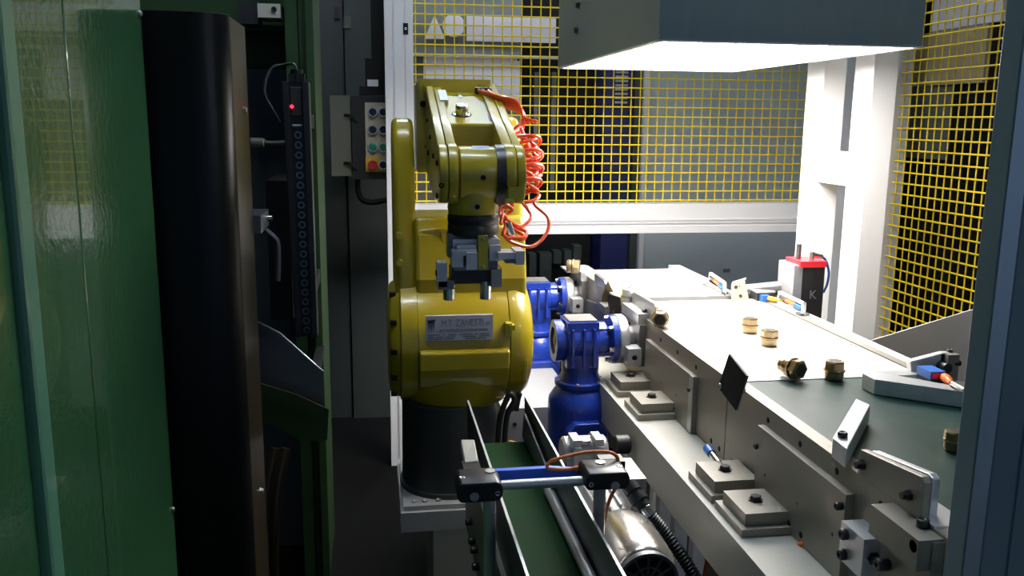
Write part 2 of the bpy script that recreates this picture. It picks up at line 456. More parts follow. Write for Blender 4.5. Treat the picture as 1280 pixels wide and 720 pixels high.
# dark machine with shelves
t = thing('press_machine', 'dark machine with small grey blocks behind the blue motors', 'machine', (.8, BY+.4, 0))
xm0 = at(652, 200, Y=BY).x
MB().box(xm0, xa-.01, BY+.25, BY+.9, 0, 2.5).build('body', 'dull_black', t)
for px, py, ww, hh in ((666, 340, 8, 44), (682, 335, 14, 36), (697, 322, 9, 15), (710, 322, 8, 17), (722, 318, 9, 22)):
    x_0, x_1, zz0, zz1 = bx(px-ww/2, py-hh/2, px+ww/2, py+hh/2, BY+.15)
    MB().box(x_0, x_1, BY+.15, BY+.252, zz0, zz1, .003).build('block', 'cab', t)
for px in (668, 690):
    x_0, x_1, zz0, zz1 = bx(px, 90, px+3, 240, BY+.2)
    MB().box(x_0, x_1, BY+.2, BY+.252, zz0, zz1).build('rod', 'dark_steel', t)
# dark panel left with signs
t = thing('machine_cabinet', 'dark grey cabinet carrying blank white signs behind the robot', 'cabinet', (.4, BY+.3, 0))
xl0 = at(500, 100, Y=BY).x
MB().box(xl0, xm0-.01, BY, BY+.8, 0, 2.5, .004).build('body', 'panel_dark', t)
x_0, x_1, zz0, zz1 = bx(515, 58, 700, 50, BY)
MB().box(xl0, xm0+.25, BY-.03, BY, zz1-.05, zz1-.035).build('ledge', 'profile', t)
s = thing('sign_board', 'large blank white board behind the robot elbow', 'sign', (.4, BY-.012, at(590, 135, Y=BY).z))
x_0, x_1, zz0, zz1 = bx(529, 70, 649, 133, BY)
MB().box(x_0, x_1, BY-.012, BY, zz0, zz1, .002).build('board', 'sign', s)
for c in (x_0+.01, x_1-.01): bolt(s, (c, BY-.012, zz1-.01), (0, -1, 0), .006, .004)
x_0, x_1, zz0, zz1 = bx(583, 20, 694, 54, BY)
tag(MB().box(x_0, x_1, BY-.012, BY, zz0, zz1, .002).build('sign_board', 'sign'), 'long white sign strip above the large white board', 'sign')
p = at(567, 32, Y=BY)
tag(MB().cyl((p.x, BY-.012, p.z), (p.x, BY, p.z), .057, n=32).build('round_sign', 'sign'), 'round blank white sign beside the triangle', 'sign')
A = at(543, 19, Y=BY); B = at(530, 49, Y=BY); C = at(556, 49, Y=BY)
tag(MB().prism([(A.x, A.z), (B.x, B.z), (C.x, C.z)], 'Y', BY-.012, BY, .002).build('triangle_sign', 'sign'), 'triangular blank white sign at the mesh corner', 'sign')
# beyond the right fence
RXX = 3.2
t = thing('machine_cabinet', 'dark machine cabinet beyond the right-hand mesh', 'cabinet', (RXX+.3, 4.6, 0))
MB().box(RXX, RXX+.6, 3.2, 5.6, 0, 2.8).build('body', 'dull_black', t)
a = at(1135, 100, X=RXX-.01); c = at(1182, 200, X=RXX-.01)
MB().box(RXX-.012, RXX, c.y, a.y, c.z, a.z, .003).build('panel', 'panel_dark', t)
a = at(1093, 32, X=RXX-.01); a = at(1138, 45, X=RXX-.02); c = at(1230, 103, X=RXX-.02)
tag(MB().box(RXX-.03, RXX, c.y, a.y, c.z, a.z, .003).build('wall_board', 'wood'), 'beige board beyond the right-hand mesh', 'board')
a = at(1170, 0, X=RXX-.02); c = at(1254, 26, X=RXX-.02)
tag(MB().box(RXX-.03, RXX, c.y, a.y, c.z, a.z+.1, .003).build('wall_board', 'sign'), 'pale pinkish board at top right above the beige board', 'board')

# ================================================================== LEFT: CABINET, DOOR, MACHINE
# green cabinet door, parallel to the line of the conveyors
pe = at(199, 360, Y=1.70)                      # right edge
dv = Vector((.0, 1, 0)).normalized(); nv = Vector((dv.y, -dv.x, 0))
t = thing('green_cabinet', 'glossy green steel cabinet door at the left edge', 'cabinet', (pe.x-dv.x*.5, pe.y-dv.y*.5, 0))


def strip(b, s0, s1, o, z0=0.0, z1=2.4, th=.02, bev=.003):
    a = Vector((pe.x, pe.y, 0))-dv*s0+nv*o; c = Vector((pe.x, pe.y, 0))-dv*s1+nv*o
    q = [a, c, c-nv*th, a-nv*th]
    b.poly([(v.x, v.y, z0) for v in q], [(v.x, v.y, z1) for v in q], bev)


def s_of(px, py):
    """distance along the door from its right edge at a pixel"""
    d = ray(px, py); e = Vector((pe.x, pe.y)); D = Vector((d.x, d.y))
    # e - dv*s = D*k
    det = -dv.x*(-D.y)-(-D.x)*(-dv.y)
    det = (dv.x*D.y-D.x*dv.y)
    return (e.x*D.y-D.x*e.y)/det


sm = s_of(107, 360); ss = s_of(22, 360); s2 = s_of(38, 360)
b = MB(); strip(b, 0, sm-.0015, 0); b.build('door_panel', 'green', t)
b = MB(); strip(b, sm+.0015, s_of(36, 360), 0); b.build('door_panel', 'green', t)
b = MB(); strip(b, s_of(36, 360)-.002, s_of(18, 360), .012, th=.03, bev=.006); b.build('edge_strip', 'green_edge', t)
b = MB(); strip(b, s_of(18, 360), s_of(18, 360)+.6, 0); b.build('door_panel', 'green', t)
b = MB(); strip(b, .004, s_of(18, 360)+.5, -.02, th=.03); b.build('backing', 'door_black', t)
for px, py in ((168, 18), (211, 634)):
    s_ = .012; z_ = at(px, py, Y=pe.y).z
    v = Vector((pe.x, pe.y, z_))-dv*s_; bolt(t, v, nv, .006, .006, 'steel', kind='pan')
# black machine door
t = thing('machine_door', 'tall black machine door with brown steel edge', 'door', (-.4, 1.85, 0))
xr = at(290, 180, Y=1.75).x; zt = at(240, 14, Y=1.75).z
Q = [(-.75, 1.80), (-.75, 1.745)]+[(xr-.07+.069*math.sin(a*PI/180), 1.75+.048-.048*math.cos(a*PI/180)) for a in (0, 12, 24, 36, 50, 64, 78, 90)]+[(xr-.001, 1.80)]
MB().prism(Q, 'Z', 0, zt, .003, 2).build('door_panel', 'door_black', t)
ye = at(313, 180, X=xr).y
MB().box(xr-.05, xr-.001, 1.801, ye, 0, zt-.002, .004).build('edge_plate', 'bronze', t)
for px, py in ((305, 138), (326, 614)):
    p = at(px, py, X=xr); bolt(t, (xr-.001, p.y, p.z), (1, 0, 0), .007, .008, 'steel', kind='hex')
MB().box(-.75, xr-.06, 1.801, ye, 0, zt-.002).build('core', 'dull_black', t)
# machine behind: green upright and inner panels
t = thing('stamping_machine', 'dark green machine upright and panels behind the black door', 'machine', (-.4, 3.0, 0))
xg0 = at(366, 300, Y=2.75).x; xg1 = at(408, 560, Y=2.75).x
b = MB(); b.box(xg0, xg0+.035, 2.75, 3.1, 0, 2.2, .006); b.box(xg0+.038, xg1-.02, 2.765, 3.1, 0, 2.2, .006); b.box(xg1-.022, xg1, 2.74, 3.1, 0, 2.2, .006); b.build('upright', 'machine_green', t)
zz = at(335, 85, Y=3.0).z
MB().box(-.9, xg0-.003, 3.0, 3.1, zz, 2.2).build('upper_panel', 'machine_green', t)
MB().box(-.9, xg0-.003, 3.0, 3.1, 0, zz-.003).build('lower_panel', 'cab', t)
MB().box(-.9, xg0-.003, 2.86, 3.0, at(335, 40, Y=2.9).z, at(335, 34, Y=2.9).z+.002, .002).build('ledge', 'machine_green', t)
t = thing('valve_block', 'small pale valve with black body up on the green frame', 'valve', (-.27, 2.9, at(338, 22, Y=2.8).z-.03))
p = at(338, 14, Y=2.8); s_ = .0026
MB().box(p.x-12*s_, p.x+13*s_, 2.75, 2.87, p.z-9*s_, p.z+6*s_, .004).build('body', 'beige', t)
MB().box(p.x-34*s_, p.x-12*s_, 2.76, 2.87, p.z-16*s_, p.z+8*s_, .006).build('coil', 'black', t)
bolt(t, (p.x+6*s_, 2.75, p.z), (0, -1, 0), .008, .006)
# light curtain
LY = 2.35
t = thing('light_curtain', 'black vertical safety light curtain with row of round lenses', 'sensor', (at(382, 420, Y=LY).x, LY, at(382, 420, Y=LY).z))
A = at(352, 102, Y=LY); B = at(386, 102, Y=LY); C = at(397, 421, Y=LY); D = at(370, 421, Y=LY)


def lc(u, v): return (A*(1-u)+B*u)*(1-v)+(D*(1-u)+C*u)*v


def slab(b, u0, u1, v0, v1, y0, y1, bev=.002):
    q = [lc(u0, v0), lc(u1, v0), lc(u1, v1), lc(u0, v1)]
    b.poly([(v.x, LY+y0, v.z) for v in q], [(v.x, LY+y1, v.z) for v in q], bev)


b = MB(); slab(b, 0, .26, 0, 1, -.012, .05); slab(b, .74, 1, 0, 1, -.012, .05); slab(b, .2, .8, 0, 1, .002, .05); b.build('housing', 'black', t)
b = MB(); slab(b, .28, .72, .02, .13, -.006, .004); b.build('display_window', 'reflector', t)
b = MB(); slab(b, .30, .70, .16, .17, -.004, .004); b.build('divider', 'alu', t)
p = lc(.34, .093); MB().cyl((p.x, LY-.010, p.z), (p.x, LY-.003, p.z), .0045, n=12).build('status_light', 'led', t)
NL = 21
for k in range(NL):
    v = .2+.77*k/(NL-1); p = lc(.52, v)
    MB().ring((p.x, LY-.006, p.z), (p.x, LY+.004, p.z), .0055, .0095, 14).build('lens', 'lens', t)
p = lc(.55, 0)
b = MB(); b.cyl((p.x, LY+.015, p.z-.005), (p.x, LY+.015, p.z+.03), .016, n=16); b.box(p.x-.02, p.x+.02, LY, LY+.03, p.z-.002, p.z+.02, .003); b.build('plug', 'dull_black', t)
pts = [(p.x, LY+.015, p.z+.028), (p.x-.008, LY+.02, p.z+.045)]+[tuple(at(x, y, Y=LY+.05)) for x, y in ((355, 81), (341, 84), (332, 100), (331, 118), (340, 136), (350, 153))]
MB().tube(spline(pts), .0035).build('cable', 'cab', t)
for v_ in (.15, .85):
    p = lc(.6, v_); MB().box(p.x-.012, p.x+.012, LY+.05, 2.752, p.z-.02, p.z+.02, .002).build('mount_bracket', 'dull_black', t)
# clamp handle
t = thing('door_handle', 'grey metal lever handle behind the black door', 'handle', tuple(at(340, 345, Y=2.15)))
pts = [at(x, y, Y=2.15) for x, y in ((327, 276), (331, 286), (343, 297), (347, 304), (348, 325), (347, 351))]
MB().tube(spline(pts, 4), .0065).build('lever', 'dark_steel', t)
p = at(330, 272, Y=2.15)
b = MB(); b.box(xr-.02, p.x+.01, ye-.001, 2.16, p.z-.02, p.z+.02, .003); b.build('mount', 'dark_steel', t)
MB().cyl((p.x+.005, 2.13, p.z), (p.x+.022, 2.13, p.z), .008, n=12).build('pin', 'chrome', t)
tag(MB().box(at(322, 0, Y=2.5).x, at(352, 0, Y=2.5).x, 2.5, 2.9985, at(335, 400, Y=2.5).z, at(335, 226, Y=2.5).z, .006).build('junction_box', 'dull_black'), 'dull black box behind the lever handle', 'box')
p = at(322, 178, Y=2.7); c = at(352, 178, Y=2.7)
t = thing('cable_gland', 'grey cable gland and lead left of the light curtain', 'connector', tuple(p))
b = MB(); b.cyl((p.x-.02, 2.7, p.z), (p.x+.018, 2.7, p.z), .014, n=14, bev=.002); b.cyl((p.x-.012, 2.7, p.z), (p.x-.012, 2.9995, p.z), .009, n=10); b.build('gland', 'cab_beige', t)
MB().tube([(p.x+.015, 2.7, p.z), (p.x+.05, 2.7, p.z-.002), (c.x+.03, 2.68, c.z+.002)], .006).build('lead', 'cab_beige', t)
# sheet chutes
t = thing('metal_chute', 'dark sheet-metal chute sloping out behind the black door', 'chute', tuple(at(345, 470, Y=2.2)))


def sheet(b, px, Y0, Y1, th=.003):
    a = [at(x, y, Y=Y0+(Y1-Y0)*i/(len(px)-1)) for i, (x, y) in enumerate(px)]
    n_ = (a[1]-a[0]).cross(a[2]-a[0]).normalized()*th
    b.poly(a, [v+n_ for v in a])


b = MB(); sheet(b, [(322, 402), (350, 416), (404, 464), (404, 508), (370, 493), (322, 478)], 2.2, 2.2); b.build('side_plate', 'dark_steel', t)
b = MB(); sheet(b, [(322, 478), (370, 493), (411, 512), (409, 550), (376, 552), (322, 520)], 2.15, 2.15); b.build('front_plate', 'machine_green', t)
p = at(385, 505, Y=2.2); MB().box(p.x-.012, p.x+.012, 2.203, 2.752, p.z-.012, p.z+.012, .002).build('support_arm', 'dull_black', t)
b = MB(); b.tube([at(322, 402, Y=2.197), at(350, 416, Y=2.197), at(404, 464, Y=2.197)], .002, 6); b.build('rim', 'chrome', t)
b = MB(); b.tube([at(322, 479, Y=2.145), at(370, 493, Y=2.145), at(411, 512, Y=2.145)], .0016, 6); b.build('rim', 'bronze', t)
for i, (x0_, x1_) in enumerate(((345, 358), (332, 342))):
    pts = [at(x0_+12, 560, Y=2.3+.03*i), at(x0_+2, 610, Y=2.27+.03*i), at(x0_-2, 660, Y=2.25+.03*i), at(x0_-3, 720, Y=2.25+.03*i), at(x0_-6, 780, Y=2.25+.03*i)]
    tag(MB().tube(spline(pts), .014, 10).build('hydraulic_hose', 'bronze'), ['brown dusty hydraulic hose beside the green upright', 'brown dusty hydraulic hose against the black door edge'][i], 'hose')
# grey cabinet behind
EY = 4.35
t = thing('electrical_cabinet', 'tall dark grey electrical cabinet left of the fence post', 'cabinet', (.0, EY+.3, 0))
xc0 = at(388, 200, Y=EY).x; xcs = at(430, 60, Y=EY).x; xc1 = at(497, 100, Y=EY).x; zc = at(440, 526, Y=EY).z
MB().box(xc0, xc1, EY+.05, EY+.5, 0, zc-.005).build('under_shade', 'dull_black', t)  # black box put in for the shade under the cabinet
MB().box(xc0, xcs-.004, EY+.02, EY+.5, zc, 2.6, .004).build('door_panel', 'cab', t)
MB().box(xcs+.004, xc1, EY, EY+.5, zc, 2.6, .004).build('door_panel', 'cab', t)
p = at(434, 28, Y=EY); MB().box(p.x-.016, p.x+.016, EY-.015, EY, p.z-.028, p.z+.028, .003).build('hinge', 'cab_beige', t)
p = at(421, 16, Y=EY); MB().box(p.x-.012, p.x+.012, EY, EY+.02, p.z-.026, p.z+.026, .003).build('lock', 'black', t)
# control box on arm
PY = 3.86
t = thing('control_panel', 'control box with two columns of push buttons beside the fence post', 'control panel', tuple(at(450, 222, Y=PY)))
x_0, x_1, zz0, zz1 = bx(412, 119, 440, 220, PY)
MB().box(x_0, x_1, PY, PY+.2, zz0, zz1, .006).build('rear_housing', 'cab_beige', t)
y_0, y_1, z_0, z_1 = bx(439, 120, 489, 224, PY-.01)
MB().box(y_0, y_1, PY-.012, PY+.2, z_0, z_1, .006).build('housing', 'black', t)
y_0, y_1, z_0, z_1 = bx(456, 128, 487, 215, PY-.015)
MB().box(y_0, y_1, PY-.016, PY-.01, z_0, z_1, .001).build('face_plate', 'face', t)
for r_, (py, mm) in enumerate(((140, 'black'), (162, 'black'), (184, 'green_btn'), (206, 'red_btn'))):
    for c_, px in enumerate((466, 479)):
        p = at(px, py, Y=PY-.016)
        mm2 = mm if not (r_ == 3 and c_ == 1) else 'black'
        bt = MB().ring((p.x, PY-.026, p.z), (p.x, PY-.015, p.z), .0155, .021, 18).build('button', 'chrome', t)
        MB().cyl((p.x, PY-.036 if mm2 != 'red_btn' else PY-.05, p.z), (p.x, PY-.0155, p.z), (.0155) if mm2 != 'red_btn' else .020, n=18, bev=.002).build('cap', mm2, bt)
        if mm2 == 'red_btn': MB().box(p.x-.03, p.x+.03, PY-.0185, PY-.0155, p.z-.028, p.z+.034, .001).build('warning_plate', 'yellow_plastic', t)
for py in (144, 204):
    p = at(432, py, Y=PY-.01); MB().tube([(p.x-.004, PY-.005, p.z), (p.x+.02, PY-.02, p.z), (p.x+.05, PY-.018, p.z-.03)], .006).build('clip', 'dull_black', t)
p = at(467, 118, Y=PY)
b = MB(); b.box(p.x-.06, p.x+.09, PY+.02, PY+.16, p.z, p.z+.034, .004); b.box(p.x-.034, p.x+.09, PY+.03, PY+.15, p.z+.027, p.z+.15, .01); b.build('arm_bracket', 'dull_black', t)
MB().box(p.x-.006, p.x+.07, PY+.05, PY+.13, p.z+.14, 2.6, .006).build('arm', 'dull_black', t)
c = at(466, 104, Y=PY+.02); MB().box(c.x-.023, c.x+.023, PY+.024, PY+.032, c.z-.015, c.z+.015, .001).build('name_tag', 'sign', t)
pts = [at(x, y, Y=PY+.05) for x, y in ((448, 218), (447, 235), (452, 249), (465, 253), (484, 250))]
MB().tube(spline(pts), .012).build('guard_loop', 'dull_black', t)

# ================================================================== ROBOT
RX0 = .215
rb = thing('industrial_robot', 'yellow six-axis robot arm reaching towards the viewer with gripper', 'robot', (RX0, 2.28, .535))
# pedestal and base
MB().lathe((.19, 2.26, .535), (0, 0, 1), [(0, .135), (.012, .135), (.014, .128), (.24, .126), (.245, .12)], 40).build('pedestal', 'ped', rb)
DZ, DY, DR = .928, 2.30, .168
b = MB(); b.lathe((RX0-.005, 2.28, .765), (0, 0, 1), [(0, .112), (.006, .133), (.02, .142), (.07, .145), (.1, .145)], 40)
b.build('turntable', 'yellow', rb)
b = MB(); b.cyl((.104, DY, DZ), (.335, DY, DZ), DR-.003, n=56)
zl = at(570, 438, Y=2.125).z; zb = at(570, 482, Y=2.13).z
b.prism([(2.118, zl-.006), (2.128, zl), (2.45, zl), (2.45, zb-.01), (2.15, zb-.01), (2.128, zb+.02), (2.118, zb+.045)], 'X', .105, .332, .004)
b.build('shoulder_barrel', 'yellow', rb)
# left cover
xL = at(484, 415, Y=DY).x
b = MB(); b.lathe((xL, DY, DZ), (1, 0, 0), [(0, .10), (.004, .138), (.012, .15), (.030, .157)], 56); b.lathe((xL+.031, DY, DZ), (1, 0, 0), [(0, .160), (.003, .166), (.103-xL-.031, .168)], 56)
b.prism([(2.142, DZ), (2.46, DZ), (2.46, zb-.02), (2.20, zb-.02), (2.150, zb+.03)], 'X', xL+.033, .103, .006)
b.build('shoulder_cover', 'yellow', rb)
for a in (62, 90, 118, 30, 150):
    for q_ in (xL+.012,):
        th = math.radians(a); yy = DY-.152*math.sin(th); zz = DZ+.152*math.cos(th)
        MB().box(q_-.006, q_+.010, yy-.006, yy+.01, zz-.006, zz+.006, .001).build('bolt', 'dull_black', rb)
# right cover (domed)
b = MB(); b.lathe((.337, DY, DZ), (1, 0, 0), [(0, .166), (.02, .168), (.040, .162), (.056, .148), (.066, .120), (.07, .07), (.071, 0)], 56)
b.prism([(2.137, DZ-.02), (2.3, DZ-.02), (2.3, zb-.015), (2.16, zb-.015), (2.145, zb+.03)], 'X', .337, .385, .012)
b.build('shoulder_cover', 'yellow', rb)
b = MB(); yc = DY-DR
b.box(.323, .338, yc-.006, yc+.02, at(630, 420, Y=yc).z, at(630, 404, Y=yc).z, .002); b.box(.330, .345, yc-.009, yc+.02, at(630, 412, Y=yc).z, at(630, 406, Y=yc).z, .002)
b.build('terminal_strip', 'olive', rb)
# sticker with lettering
fx0 = at(532, 410, Y=yc).x; fx1 = at(616, 410, Y=yc).x; fz0 = at(574, 425, Y=yc).z; fz1 = at(574, 394, Y=yc).z
ty = yc-.0005
lb = MB().box(fx0, fx1, ty-.002, ty+.008, fz0, fz1, .0008).build('name_plate', 'label', rb)
W = fx1-fx0; Hh = fz1-fz0; ty -= .0022
put_text(lb, 'M.T. ZANETTI', fx0+W*.235, ty, fz0+Hh*.58, Hh*.40, 'grey_ink', W*.62)
put_text(lb, 'srl', fx0+W*.895, ty, fz0+Hh*.60, Hh*.25, 'grey_ink', W*.06)
put_text(lb, 'AUTOMAZIONI INDUSTRIALI', fx0+W*.20, ty, fz0+Hh*.36, Hh*.17, 'ink', W*.72)
for k, (z_, segs) in enumerate(((.24, ((.03, .22), (.25, .28), (.33, .46), (.49, .7), (.72, .78), (.8, .95))), (.15, ((.03, .12), (.15, .28), (.30, .44), (.55, .75), (.78, .95))), (.07, ((.03, .25), (.27, .42), (.58, .9))))):
    b = MB()
    for s0, s1 in segs: b.box(fx0+W*s0, fx0+W*s1, ty-.0004, ty+.001, fz0+Hh*z_-.0012, fz0+Hh*z_+.0012)
    b.build('small_print', 'ink', lb)
b = MB()
for k in range(3):
    xx = fx0+W*(.03+.032*k); b.prism([(xx, fz0+Hh*.78), (xx+W*.03, fz0+Hh*.82), (xx+W*.045, fz0+Hh*.80), (xx+W*.022, fz0+Hh*(.36-.02*(k == 1)))], 'Y', ty-.0004, ty+.001)
b.prism([(fx0+W*.025, fz0+Hh*.84), (fx0+W*.145, fz0+Hh*.87), (fx0+W*.14, fz0+Hh*.78), (fx0+W*.03, fz0+Hh*.72)], 'Y', ty-.0004, ty+.001)
b.build('emblem', 'ink', lb)


# lower arm (U shaped): left limb, waist, right limb
def capsule(y0, z0, r0, y1, z1, r1, n=14):
    """2-D outline (Y,Z) of two circles joined"""
    d = Vector((y1-y0, z1-z0)); L = d.length; a = math.atan2(d.y, d.x); g = math.acos(max(-1, min(1, (r0-r1)/L)))
    P = []
    for k in range(n+1):
        th = a-g+(2*g)*k/n; P.append((y1+r1*math.cos(th), z1+r1*math.sin(th)))
    for k in range(n+1):
        th = a+g+(2*PI-2*g)*k/n; P.append((y0+r0*math.cos(th), z0+r0*math.sin(th)))
    return P


xl_ = at(490.5, 220, Y=2.33).x; xr_ = at(518, 240, Y=2.33).x
zt_ = at(505, 147, Y=2.33).z
b = MB(); b.prism(capsule(DY+.03, .98, .125, 2.40, zt_-.10, .10), 'X', xl_, xr_, .016, 4)
b.build('lower_arm', 'yellow', rb)
zu = at(580, 271, Y=2.26).z
b = MB()
b.prism([(2.235, zu-.045), (2.262, zu), (2.46, zu), (2.46, .93), (2.22, .93), (2.205, 1.10)], 'X', xr_-.004, .388, .010, 3)
b.poly([(xr_, 2.24, .98), (xr_+.10, 2.20, .98), (.375, 2.20, .98), (.385, 2.3, .98), (xr_, 2.3, .98)], [(xr_, 2.24, zu-.03), (xr_+.06, 2.235, zu-.02), (.375, 2.235, zu-.02), (.385, 2.3, zu-.02), (xr_, 2.3, zu-.02)], .012, 3)
b.build('arm_waist', 'yellow', rb)
b = MB(); b.prism(capsule(2.36, 1.14, .09, 2.42, at(640, 146, Y=2.4).z-.07, .07), 'X', .340, .392, .014, 3); b.build('lower_arm', 'yellow', rb)
for py in (294, 327):
    p = at(500, py, Y=2.24); MB().cyl((xl_+.012, 2.215, p.z), (xl_+.012, 2.30, p.z), .008, n=12).build('bolt', 'olive', rb)
# elbow block
ex0 = at(522, 150, Y=2.32).x; ex1 = at(615, 150, Y=2.32).x; ez1 = at(570, 99, Y=2.32).z; ez0 = at(530, 216, Y=2.32).z
b = MB(); b.box(ex0, ex1, 2.335, 2.52, ez0, ez1-.012, .016, 3); b.box(ex0+.005, ex1-.004, 2.325, 2.50, ez1-.055, ez1, .008, 3); b.build('elbow_housing', 'yellow', rb)
b = MB(); pz = at(570, 108, Y=2.32).z
b.box(ex0+.016, ex1-.012, 2.306, 2.33, pz-.016, pz+.004, .004); b.build('elbow_cover', 'yellow', rb)
for px in (537, 600):
    p = at(px, 104, Y=2.31); bolt(rb, (p.x, 2.32, pz+.004), (0, 0, 1), .006, .003, 'black', kind='pan')
for px, py, r_ in ((529, 130, .0085), (533, 117, .005), (533, 183, .005)):
    p = at(px, py, Y=2.335); bolt(rb, (p.x, 2.336, p.z), (0, -1, 0), r_, .004, 'dull_black', kind='pan')
# forearm
J5 = Vector((0, 1.90, at(595, 219, Y=1.9).z))
tz0 = at(570, 111, Y=2.32).z; tz1 = at(592, 155, Y=2.06).z
fl = .150; fr = .302
b = MB(); b.prism([(2.36, tz0+.008), (2.06, tz1), (2.06, 1.345), (2.10, 1.335), (2.36, 1.37)], 'X', fl, fr, .005, 2); b.build('forearm', 'yellow', rb)
# two fork arms with covers


def fork(x0, x1, grow=0., top=.0):
    r = .068+grow
    P = [(2.335, tz0+.012+top), (1.93, J5.z+r+.006)]
    for k in range(13):
        th = math.radians(75+k*165/12); P.append((J5.y+r*math.cos(th), J5.z+r*math.sin(th)))
    P += [(2.06, 1.322), (2.335, 1.372)]
    return P


f0 = at(547, 210, Y=1.9).x; f1 = at(570, 210, Y=1.9).x; f2 = at(628, 210, Y=1.9).x; f3 = at(652, 210, Y=1.9).x
b = MB(); b.prism(fork(0, 0), 'X', f0+.020, f1, .0022, 2); b.build('forearm_fork', 'yellow', rb)
b = MB(); b.prism(fork(0, 0, -.002, .003), 'X', f0, f0+.0185, .003, 2); b.build('fork_cover', 'yellow', rb)
b = MB(); b.prism(fork(0, 0), 'X', f2, f3-.02, .0022, 2); b.build('forearm_fork', 'yellow', rb)
b = MB(); b.prism(fork(0, 0, -.002, .003), 'X', f3-.0185, f3, .003, 2); b.build('fork_cover', 'yellow', rb)
for k, (py, pz_) in enumerate(((2.22, 1.50), (2.12, 1.46), (2.02, 1.42), (1.90, 1.41), (1.9, 1.34), (2.2, 1.42))):
    bolt(rb, (f0, py, pz_), (-1, 0, 0), .006, .005, 'dull_black')
for px, py in ((552, 232), (636, 233)):
    p = at(px, py, Y=J5.y-.066); bolt(rb, (p.x, J5.y-.058, p.z), (0, -1, 0), .006, .008, 'dull_black')
MB().box(f2+.003, f3-.006, J5.y-.071, J5.y-.05, J5.z-.045, J5.z-.02, .002).build('cover_plate', 'olive', rb)
# wrist
b = MB(); b.lathe((f1+.002, J5.y, J5.z), (1, 0, 0), [(0, .056), (.004, .062), (.086, .062), (.09, .06)], 44)
b.lathe((RX0-.002, J5.y, J5.z), (0, 0, -1), [(0, .05), (.045, .052), (.07, .056), (.082, .054)], 40); b.build('wrist', 'yellow', rb)
xw = f1+.082
b = MB(); b.lathe((xw, J5.y, J5.z), (1, 0, 0), [(0, .066), (.022, .066), (.024, .05)], 44); b.build('wrist_ring', 'black', rb)
for k in range(14):
    a = 2*PI*k/14; bolt(rb, (xw+.023, J5.y+.058*math.cos(a), J5.z+.058*math.sin(a)), (1, 0, 0), .0045, .008, 'black')
for px, py in ((604, 222), (597, 259)):
    p = at(px, py, Y=J5.y-.06); MB().cyl((p.x, J5.y-.066 if py < 240 else J5.y-.056, p.z), (p.x, J5.y-.03, p.z), .0055, n=14).build('plug', 'dull_black', rb)
p = at(600, 189, Y=J5.y-.03)
MB().box(p.x-.016, p.x+.02, J5.y-.032, J5.y-.01, p.z-.005, p.z+.006, .001, rot=Matrix.Rotation(.6, 3, 'X')).build('sticker', 'label', rb)
# tool flange
fz1_ = J5.z-.082; gx = RX0-.002
b = MB(); b.lathe((gx, J5.y, fz1_), (0, 0, -1), [(0, .0535), (.004, .056), (.018, .056), (.02, .0545), (.024, .0545), (.026, .056), (.044, .056), (.046, .05)], 40); b.build('tool_flange', 'black', rb)
# knob and stickers on top of the forearm


def on_top(px, py):
    """point of the sloping top of the forearm seen at a pixel"""
    d = ray(px, py); m_ = (tz1-tz0-.008)/(2.06-2.36); # z = tz1 + m_*(Y-2.06)
    t_ = (tz1-m_*2.06-H)/(d.z-m_*d.y); return Vector((d.x*t_, d.y*t_, H+d.z*t_))


tn = Vector((0, -(tz1-tz0-.008)/(2.06-2.36), 1)).normalized()
p = on_top(577, 143)
b = MB(); b.lathe(p-tn*.002, tn, [(0, .021), (.004, .021), (.005, .015), (.022, .0155), (.026, .014), (.026, 0)], 24); b.build('cap_knob', 'chrome', rb)
b = MB(); b.lathe(p-tn*.002, tn, [(0, .024), (.003, .024)], 24); b.build('gasket', 'dull_black', rb)


def patch(px, py, w_, l_, mm, th=.0012):
    c_ = on_top(px, py); ang = math.atan2(-tn.y, tn.z)
    MB().box(c_.x-w_/2, c_.x+w_/2, c_.y-l_/2, c_.y+l_/2, c_.z-.001, c_.z+th, 0, rot=Matrix.Rotation(ang, 3, 'X')).build('sticker', mm, rb)


patch(615, 147, .016, .05, 'ink2'); patch(575, 120, .008, .03, 'label')
c_ = on_top(553, 123); MB().box(c_.x-.010, c_.x+.010, c_.y-.06, c_.y+.03, c_.z-.001, c_.z+.0085, .0, rot=Matrix.Rotation(math.atan2(-tn.y, tn.z), 3, 'X')).build('sticker', 'label', rb)
# gripper
gy = J5.y; gz = fz1_-.046
gp = MB(); gp.poly([(gx-.052, gy-.04, gz-.008), (gx+.055, gy-.04, gz-.008), (gx+.055, gy+.04, gz-.008), (gx-.052, gy+.04, gz-.008)], [(gx-.035, gy-.03, gz+.001), (gx+.037, gy-.03, gz+.001), (gx+.037, gy+.03, gz+.001), (gx-.035, gy+.03, gz+.001)])
gp.box(gx-.048, gx+.052, gy-.042, gy+.045, gz-.030, gz-.006, .003)
gp = gp.build('gripper', 'alu_milled', rb)
b = MB(); b.box(gx-.045, gx+.05, gy-.035, gy+.035, gz-.075, gz-.028, .003); b.build('cylinder_block', 'dark_steel', gp)
b = MB(); b.box(gx-.050, gx+.06, gy-.03, gy+.04, gz-.105, gz-.072, .004); b.build('lower_block', 'black', gp)


def gb(x0, y0, x1, y1, d0, d1, bev=.003): A_ = at(x0, y0, Y=gy+d0); B_ = at(x1, y1, Y=gy+d0); return MB().box(A_.x, B_.x, gy+d0, gy+d1, B_.z, A_.z, bev)


